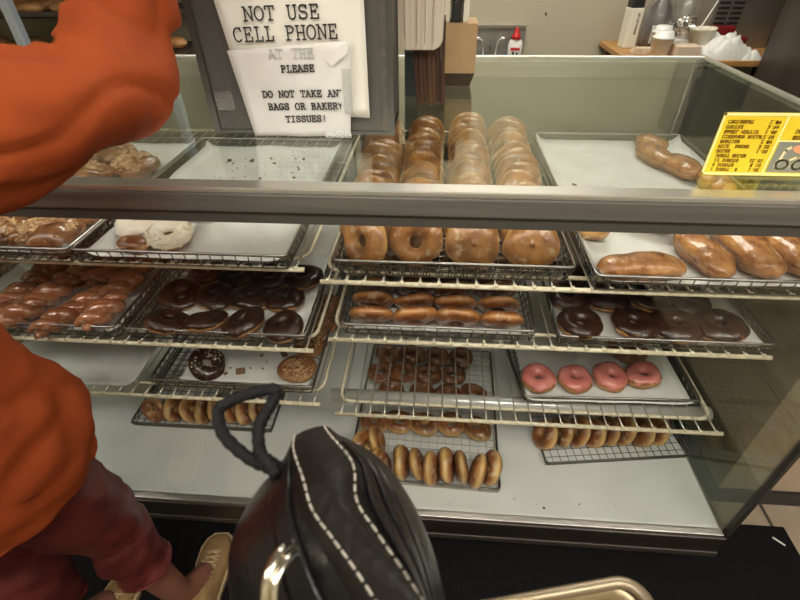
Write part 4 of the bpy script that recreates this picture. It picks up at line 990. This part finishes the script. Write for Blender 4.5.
# ------------------------------------------------------------ the customer
def loft(mb, st_, n=28, wr=0, ws=14, seed=0, cap0=True, cap1=True, up=(0, 0, 1)):
    """st_: (center, ra, rb) ; ra across, rb other; ring frame from the path tangent"""
    rings = []; k = len(st_); P_ = [V(s[0]) for s in st_]
    # densify
    S2 = []
    for i in range(k - 1):
        for t in (0, .125, .25, .375, .5, .625, .75, .875):
            p0, p1, p2, p3 = P_[max(i - 1, 0)], P_[i], P_[i + 1], P_[min(i + 2, k - 1)]
            p = .5 * ((2 * p1) + (p2 - p0) * t + (2 * p0 - 5 * p1 + 4 * p2 - p3) * t * t + (3 * p1 - p0 - 3 * p2 + p3) * t ** 3)
            q = t * t * (3 - 2 * t); S2.append((p, st_[i][1] * (1 - q) + st_[i + 1][1] * q, st_[i][2] * (1 - q) + st_[i + 1][2] * q))
    S2.append((P_[-1], st_[-1][1], st_[-1][2]))
    u = V(up); k = len(S2)
    for i in range(k):
        t = (S2[min(i + 1, k - 1)][0] - S2[max(i - 1, 0)][0]).normalized(); a = (u - t * u.dot(t)).normalized(); b = t.cross(a); u = a
        r = []
        for j in range(n):
            an = 2 * PI * j / n; d = b * math.cos(an) * S2[i][1] + a * math.sin(an) * S2[i][2]; p = S2[i][0] + d
            if wr:
                dn = d.normalized(); w = noise.noise(V((p.x * ws + seed, p.y * ws, p.z * ws))) - .15 - .45 * max(0, 1 - abs(noise.noise(V((p.x * ws * .9, p.y * ws * .9 + seed * 2, p.z * ws * 1.6)))) * 7) + .5 * abs(noise.noise(V((p.x * ws * 2.3, p.y * ws * 2.3 + seed, p.z * ws * 2.3))))
                p = p + dn * w * wr
            r.append(p)
        rings.append(r)
    return mb.rings(rings, cap0, cap1)

pe = thing('person', 'person in orange blouse, maroon trousers and tan shoes, reaching over the case', 'person', (-.73, -.25, 0))
def P(x, y, z): return (x + .73, y + .25, z)
def skin_body():
    J = {}; E_ = []; R = {}
    def j(n, p, r, par=None):
        J[n] = len(J); R[n] = (V(P(*p)), r); 
        if par: E_.append((J[par], J[n]))
    j('pelvis', (-.75, -.30, .86), .125); j('waist', (-.75, -.32, 1.0), .115, 'pelvis'); j('chest', (-.74, -.36, 1.16), .125, 'waist'); j('neck0', (-.73, -.38, 1.31), .07, 'chest'); j('neck', (-.73, -.37, 1.38), .05, 'neck0')
    for s, nm in ((1, 'r'), (-1, 'l')): pass
    j('sh_r', (-.585, -.40, 1.285), .06, 'neck0'); j('el_r', (-.44, -.03, 1.29), .042, 'sh_r'); j('fo_r', (-.445, .08, 1.40), .038, 'el_r'); j('wr_r', (-.45, .16, 1.50), .026, 'fo_r'); j('pa_r', (-.45, .20, 1.56), .030, 'wr_r')
    j('sh_l', (-.90, -.34, 1.285), .06, 'neck0'); j('el_l', (-.98, -.30, 1.03), .042, 'sh_l'); j('wr_l', (-.95, -.12, .86), .026, 'el_l'); j('pa_l', (-.94, -.06, .82), .030, 'wr_l')
    j('hp_r', (-.665, -.285, .80), .09, 'pelvis'); j('kn_r', (-.668, -.212, .47), .058, 'hp_r'); j('ca_r', (-.643, -.225, .30), .040, 'kn_r'); j('an_r', (-.617, -.215, .11), .034, 'ca_r'); j('ft_r', (-.59, -.12, .05), .030, 'an_r')
    j('hp_l', (-.845, -.315, .80), .09, 'pelvis'); j('kn_l', (-.865, -.25, .47), .058, 'hp_l'); j('ca_l', (-.86, -.29, .30), .040, 'kn_l'); j('an_l', (-.85, -.29, .11), .034, 'ca_l'); j('ft_l', (-.83, -.21, .05), .030, 'an_l')
    # fingers
    for s, base, d in (('r', V((-.45, .20, 1.56)), V((0, .55, .83))), ('l', V((-.94, -.06, .82)), V((.1, .8, -.5)))):
        d.normalize(); sd = V((1, 0, 0)); cu = d.cross(sd)
        for q in range(4):
            o = sd * (.028 - q * .018); L = (.070, .078, .072, .056)[q]
            j('f%s%da' % (s, q), tuple(base + o + d * .035), .0095, 'pa_' + s)
            j('f%s%db' % (s, q), tuple(base + o * 1.1 + d * (.035 + L * .5) + cu * .006), .0085, 'f%s%da' % (s, q))
            j('f%s%dc' % (s, q), tuple(base + o * 1.15 + d * (.035 + L) + cu * .022), .0068, 'f%s%db' % (s, q))
        j('t%sa' % s, tuple(base - sd * .036 + d * .005), .011, 'pa_' + s); j('t%sb' % s, tuple(base - sd * .052 + d * .045 + cu * .01), .009, 't%sa' % s)
    me = bpy.data.meshes.new('body'); me.from_pydata([R[n][0] for n in J], E_, []); o = bpy.data.objects.new('body', me); COL.objects.link(o); o.parent = pe
    me.materials.append(M['skin'])
    sv = None
    sk_ = o.modifiers.new('skin', 'SKIN'); sk_.use_smooth_shade = True
    if not me.skin_vertices: me.skin_vertices.new() if hasattr(me.skin_vertices, 'new') else None
    if not me.skin_vertices:
        bpy.context.view_layer.objects.active = o; o.select_set(True); bpy.ops.mesh.customdata_skin_add()
    for n, i in J.items():
        v = me.skin_vertices[0].data[i]; v.radius = (R[n][1], R[n][1] * (.8 if n in ('chest', 'waist', 'pelvis') else 1)); v.use_root = (n == 'pelvis')
    s = o.modifiers.new('sub', 'SUBSURF'); s.levels = 2; s.render_levels = 2
    return o
skin_body()
# head with face
hc = V(P(-.725, -.34, 1.52))
def headpt(a, b):
    x = math.cos(b) * math.sin(a); y = math.cos(b) * math.cos(a); z = math.sin(b)
    r = V((x * .075, y * .095, z * .115))
    if z < 0: r.x *= 1 - .28 * (-z) ** 1.2; r.y *= 1 - .12 * -z
    f = max(0, y) ** 8
    if abs(x) < .5: r.y += .022 * math.exp(-(x * 7) ** 2) * math.exp(-((z + .12) * 6) ** 2)
    r.y -= .010 * math.exp(-((abs(x) - .32) * 9) ** 2) * math.exp(-((z - .08) * 9) ** 2) * (y > 0)
    return r
rs = [[hc + headpt(2 * PI * j / 40, -PI / 2 + .02 + (PI - .04) * i / 28) for j in range(40)] for i in range(29)]
MB().rings(rs).build('head', 'skin', pe, True)
for s in (-1, 1):
    MB().lathe([(.001, -.011), (.009, -.007), (.0115, 0), (.009, .007), (.001, .011)], 12, hc + V((s * .027, .076, .008))).build('eye', 'plastic_w', pe, True)
    MB().lathe([(.004, -.028), (.010, -.015), (.013, .01), (.008, .028)], 10, hc + V((s * .076, -.005, 0)), .6, 1).build('ear', 'skin', pe, True)
MB().tube([hc + V((-.024, .078, -.052)), hc + V((0, .088, -.050)), hc + V((.024, .078, -.052))], [.003, .006, .003], 8).build('mouth', mat('lips', (.35, .09, .07), .5), pe, True)
rs = []
for i in range(20):
    b = -1.15 + (PI / 2 + 1.12) * i / 19; rs.append([hc + V((0, -.016, .010)) + V((headpt(a, b).x * 1.16, min(headpt(a, b).y * 1.12, .062 + (.02 if b > .9 else 0)), headpt(a, b).z * 1.10)) for a in [2 * PI * j / 36 for j in range(36)]])
MB().rings(rs).build('hair', 'hair', pe, True)

# blouse: flared torso
mb = MB()
loft(mb, [(P(-.748, -.285, .752), .192, .182), (P(-.745, -.285, .81), .202, .190), (P(-.75, -.30, .95), .198, .175), (P(-.735, -.34, 1.10), .195, .155), (P(-.74, -.37, 1.22), .185, .13), (P(-.735, -.38, 1.31), .12, .085), (P(-.73, -.375, 1.36), .06, .06)], 64, .034, 6, 1, cap0=False, up=(.3, .95, 0))
o = mb.build('blouse', 'orange', pe, True); so = o.modifiers.new('solid', 'SOLIDIFY'); so.thickness = .003; so.offset = 1
# raised sleeve and the other sleeve
mb = MB()
loft(mb, [(P(-.60, -.41, 1.27), .080, .082), (P(-.545, -.30, 1.285), .080, .080), (P(-.487, -.17, 1.292), .080, .075), (P(-.452, -.070, 1.290), .076, .070), (P(-.438, -.008, 1.302), .070, .072), (P(-.444, .050, 1.352), .070, .072), (P(-.448, .098, 1.415), .066, .064), (P(-.45, .150, 1.475), .060, .056)], 64, .025, 8, 4)
mb.build('raised_sleeve', 'orange', pe, True)
mb = MB(); loft(mb, [(P(-.88, -.345, 1.275), .08, .075), (P(-.94, -.32, 1.15), .068, .066), (P(-.98, -.29, 1.03), .060, .060), (P(-.97, -.19, .93), .050, .050), (P(-.955, -.13, .875), .042, .042)], 24, .008, 12, 6, up=(0, 1, 0))
mb.build('sleeve', 'orange', pe, True)
# trousers
mb = MB()
loft(mb, [(P(-.75, -.30, .90), .16, .13), (P(-.75, -.30, .82), .185, .145), (P(-.75, -.30, .74), .175, .13)], 30, .004, 10, 2, up=(0, 1, 0))
loft(mb, [(P(-.68, -.285, .80), .098, .10), (P(-.675, -.25, .64), .085, .085), (P(-.670, -.212, .47), .067, .069), (P(-.658, -.222, .40), .060, .063), (P(-.648, -.225, .32), .056, .058), (P(-.645, -.225, .295), .060, .062)], 48, .009, 22, 3, up=(0, 1, 0))
loft(mb, [(P(-.84, -.31, .80), .105, .108), (P(-.85, -.285, .64), .098, .098), (P(-.862, -.25, .47), .080, .082), (P(-.862, -.275, .36), .074, .076), (P(-.858, -.290, .25), .066, .068), (P(-.857, -.290, .215), .067, .069)], 30, .009, 24, 8, up=(0, 1, 0))
mb.build('trousers', 'maroon', pe, True)
# shoes
def shoe(loc, rz):
    s = thing('shoe', '', 'shoe'); del s['label']; del s['category']; s.parent = pe; s.location = loc; s.rotation_euler = (0, 0, rz)
    prof = [(-.125, .028, .040), (-.110, .034, .075), (-.07, .036, .085), (-.03, .037, .078), (.01, .042, .062), (.05, .046, .052), (.09, .044, .044), (.115, .034, .036), (.130, .016, .026)]
    rs = []
    for y, w, h in prof:
        rs.append([V((w * math.copysign(abs(math.cos(a)) ** .8, math.cos(a)), y, .018 + (h - .018) * max(0, math.sin(a)) ** .7 - .004 * (math.sin(a) < 0))) for a in [2 * PI * j / 20 for j in range(20)]])
    MB().rings(rs).build('upper', 'tan', s, True, subsurf=1)
    rs = []
    for zz, k_ in ((0, 1.0), (.020, 1.06)):
        rs.append([V((x * k_, y * (1 + (k_ - 1) * .5), zz)) for x, y in [(w + .003, y) for y, w, h in prof] + [(-w - .003, y) for y, w, h in reversed(prof)]])
    MB().rings(rs).build('sole', 'sole', s)
    lc = MB()
    for i in range(5):
        y = -.01 + i * .017; z = .080 - i * .0055 - .006; a = .022
        lc.tube([(-a, y, z - .008), (0, y + .006, z + .002), (a, y + .012, z - .008)], .0026, 6); lc.tube([(a, y, z - .008), (0, y + .006, z + .003), (-a, y + .012, z - .008)], .0026, 6)
    lc.build('laces', 'sole', s, True)
shoe(P(-.592, -.150, .012), .10)
shoe(P(-.835, -.275, .012), -.15)

# ------------------------------------------------------------ leather camera case held by the photographer
SEC = [[(-0.091, -0.493, 1.188), (-0.077, -0.498, 1.213), (-0.059, -0.487, 1.21), (-0.054, -0.47, 1.182)], [(-0.1, -0.511, 1.184), (-0.061, -0.525, 1.226), (-0.04, -0.513, 1.223), (-0.03, -0.489, 1.188)], [(-0.105, -0.528, 1.179), (-0.051, -0.542, 1.227), (-0.034, -0.536, 1.226), (-0.013, -0.512, 1.189)], [(-0.106, -0.545, 1.173), (-0.036, -0.557, 1.231), (-0.022, -0.552, 1.228), (-0.001, -0.534, 1.184)], [(-0.1, -0.565, 1.163), (-0.021, -0.572, 1.236), (-0.008, -0.569, 1.23), (0.006, -0.553, 1.183)], [(-0.088, -0.587, 1.149), (-0.006, -0.588, 1.238), (0.005, -0.585, 1.232), (0.013, -0.578, 1.174)]]
BK = [[(-0.106, -0.466, 1.144), (-0.063, -0.44, 1.14)], [(-0.117, -0.485, 1.137), (-0.035, -0.46, 1.143)], [(-0.124, -0.504, 1.13), (-0.015, -0.486, 1.141)], [(-0.125, -0.524, 1.121), (-0.001, -0.51, 1.134)], [(-0.119, -0.546, 1.108), (0.007, -0.532, 1.128)], [(-0.106, -0.573, 1.088), (0.016, -0.561, 1.115)]]
cc = thing('camera_case', 'black leather camera case with pale stitching and a cord loop, close to the viewer', 'camera case', (-.05, -.54, 1.12))
O_ = V((-.05, -.54, 1.12)); LV = lambda p: V(p) - O_
def catmull(P_, m=5, closed=False):
    P_ = [V(p) for p in P_]; out = []; k = len(P_)
    for i in range(k if closed else k - 1):
        g = (lambda q: P_[q % k]) if closed else (lambda q: P_[min(max(q, 0), k - 1)])
        p0, p1, p2, p3 = g(i - 1), g(i), g(i + 1), g(i + 2)
        for t in [z / m for z in range(m)]: out.append(.5 * ((2 * p1) + (p2 - p0) * t + (2 * p0 - 5 * p1 + 4 * p2 - p3) * t * t + (3 * p1 - p0 - 3 * p2 + p3) * t ** 3))
    if not closed: out.append(P_[-1])
    return out
cap = [[V(p) * .74 + V((-.082, -.470, 1.172)) * .26 for p in SEC[0]], [V(p) * .74 + V((-.082, -.470, 1.172)) * .26 for p in BK[0]]]
SS = [cap[0]] + [[V(p) for p in s] for s in SEC]; BB = [cap[1]] + [[V(p) for p in s] for s in BK]
SS[0] = [q + V((-.004, .012, -.002)) for q in SS[0]]
lines_ = [catmull([LV(s[i]) for s in SS], 4) for i in range(4)] + [catmull([LV(b[1]) for b in BB], 4), catmull([LV(b[0]) for b in BB], 4)]
rs = [catmull([l[i] for l in lines_], 5, True) for i in range(len(lines_[0]))]
for ring in rs:
    c_ = sum(ring, V((0, 0, 0))) / len(ring)
    for q in range(len(ring)): ring[q] = c_ + (ring[q] - c_) * .92
MB().rings(rs).build('body', 'leather', cc, True)
# flap over the top: between the two seams, slightly proud
ctr = [sum((l[i] for l in lines_), V((0, 0, 0))) / 6 for i in range(len(lines_[0]))]
def prow(i, f, out):
    ring = rs[i]; j = f * 5; a = int(math.floor(j)); t = j - a; p = ring[a % 30].lerp(ring[(a + 1) % 30], t); return p + (p - ctr[i]).normalized() * out
def strip(i0, i1, f0, f1, out, nf=10):
    outer = [[prow(i, f0(i) + (f1(i) - f0(i)) * q / nf, out) for q in range(nf + 1)] for i in range(i0, i1 + 1)]
    inner = [[prow(i, f0(i) + (f1(i) - f0(i)) * q / nf, -.002) for q in range(nf, -1, -1)] for i in range(i0, i1 + 1)]
    return MB().rings([a + b for a, b in zip(outer, inner)])
NR = len(rs) - 1
strip(1, NR, lambda i: .75, lambda i: 2.12, .0035).build('flap', 'leather2', cc, True)
strip(3, NR, lambda i: .42, lambda i: .60, .0025, 6).build('piping', 'leather', cc, True)
strip(5, NR, lambda i: 2.30, lambda i: 2.48, .0030, 6).build('side_strap', 'leather', cc, True)
strip(6, NR, lambda i: 2.60, lambda i: 2.78, .0026, 6).build('side_strap', 'leather', cc, True)
strip(8, NR, lambda i: 2.90, lambda i: 3.02, .0024, 6).build('side_strap', 'leather', cc, True)
stt = MB()
for f in (.88, 2.0):
    ln = [prow(i, f, .0040) for i in range(1, NR + 1)]; d = 0; acc = []
    fine = catmull(ln, 8)
    cur = [fine[0]]; on = True; L_ = 0
    for a, b in zip(fine[:-1], fine[1:]):
        L_ += (b - a).length; cur.append(b)
        if L_ > (.0042 if on else .0016):
            if on and len(cur) > 1: stt.tube(cur, .00062, 6)
            cur = [b]; on = not on; L_ = 0
stt.build('stitching', 'thread', cc, True)
# cross seam stitching at the tip
stt = MB(); seg = [prow(3, .88 - .5 * t, .0038).lerp(prow(1, 1.2, .0038), t) for t in [z / 12 for z in range(13)]]
for i in range(0, 12, 2): stt.tube([seg[i], seg[i + 1]], .0007, 6)
stt.build('stitching', 'thread', cc, True)
CORD = [(-0.087, -0.504, 1.191), (-0.094, -0.5, 1.197), (-0.101, -0.501, 1.196), (-0.114, -0.497, 1.202), (-0.126, -0.49, 1.21), (-0.131, -0.48, 1.218), (-0.126, -0.474, 1.221), (-0.113, -0.468, 1.223), (-0.099, -0.465, 1.225), (-0.097, -0.467, 1.222), (-0.1, -0.475, 1.218), (-0.104, -0.484, 1.213), (-0.103, -0.493, 1.207), (-0.1, -0.499, 1.203), (-0.095, -0.503, 1.201), (-0.088, -0.51, 1.199)]
cp = catmull([LV(p) for p in CORD], 8)
MB().tube(cp, [.0039 + .0003 * math.sin(i * 1.6) for i in range(len(cp))], 10).build('cord_loop', 'cordm', cc, True)
MB().tube(catmull([LV((-.099, -.499, 1.202)), LV((-.096, -.503, 1.199)), LV((-.093, -.499, 1.190)), LV((-.088, -.497, 1.184))], 5), [.0042 + .0008 * math.sin(i * 1.3) for i in range(16)], 10).build('cord_knot', 'cordm', cc, True)
# metal ring in the dark opening
rg = MB().tube(catmull([LV((-.066, -.552, 1.208)), LV((-.069, -.560, 1.216)), LV((-.072, -.571, 1.215)), LV((-.072, -.580, 1.205)), LV((-.066, -.585, 1.192))], 6), .0026, 10)
rg.tube(catmull([LV((-.062, -.555, 1.207)), LV((-.065, -.563, 1.215)), LV((-.068, -.574, 1.213)), LV((-.067, -.583, 1.202))], 6), .0022, 10)
rg.build('metal_ring', mat('silver_ring', (.8, .74, .62), .2, 1), cc, True)

# metal rimmed dish corner at the bottom edge
tn_ = thing('metal_dish', 'tan metal dish with a rolled rim at the bottom edge, close to the viewer', 'dish', (.108, -.562, 1.061))
M2 = Matrix.Rotation(.16, 4, 'Z') @ Matrix.Rotation(-.20, 4, 'Y')
op = [M2 @ q for q in rrect(-.09, .058, -.058, .045, .022, .016, 6)]
MB().tube(op, .0042, 10, True).build('rolled_rim', 'tin', tn_, True)
rs_ = []
for z, k_ in ((.022, 1.0), (.010, .94), (.004, .90), (.002, .90), (.0, .93)): rs_.append([V((q.x * k_, q.y * k_, z)) for q in op])
MB().rings(rs_[:3], False, True).build('pan', mat('pan_inside', (.36, .28, .17), .35, .6), tn_, True).modifiers.new('s', 'SOLIDIFY').thickness = .0015

# ------------------------------------------------------------ light
w = bpy.data.worlds.new('world'); SC.world = w; w.use_nodes = True
w.node_tree.nodes['Background'].inputs[0].default_value = (.9, .85, .75, 1); w.node_tree.nodes['Background'].inputs[1].default_value = .3
SC.view_settings.view_transform = 'Standard'; SC.view_settings.look = 'None'; SC.view_settings.gamma = 1; SC.view_settings.use_curve_mapping = False
SC.view_settings.exposure = .85
SC.cycles.max_bounces = 10; SC.cycles.transparent_max_bounces = 24
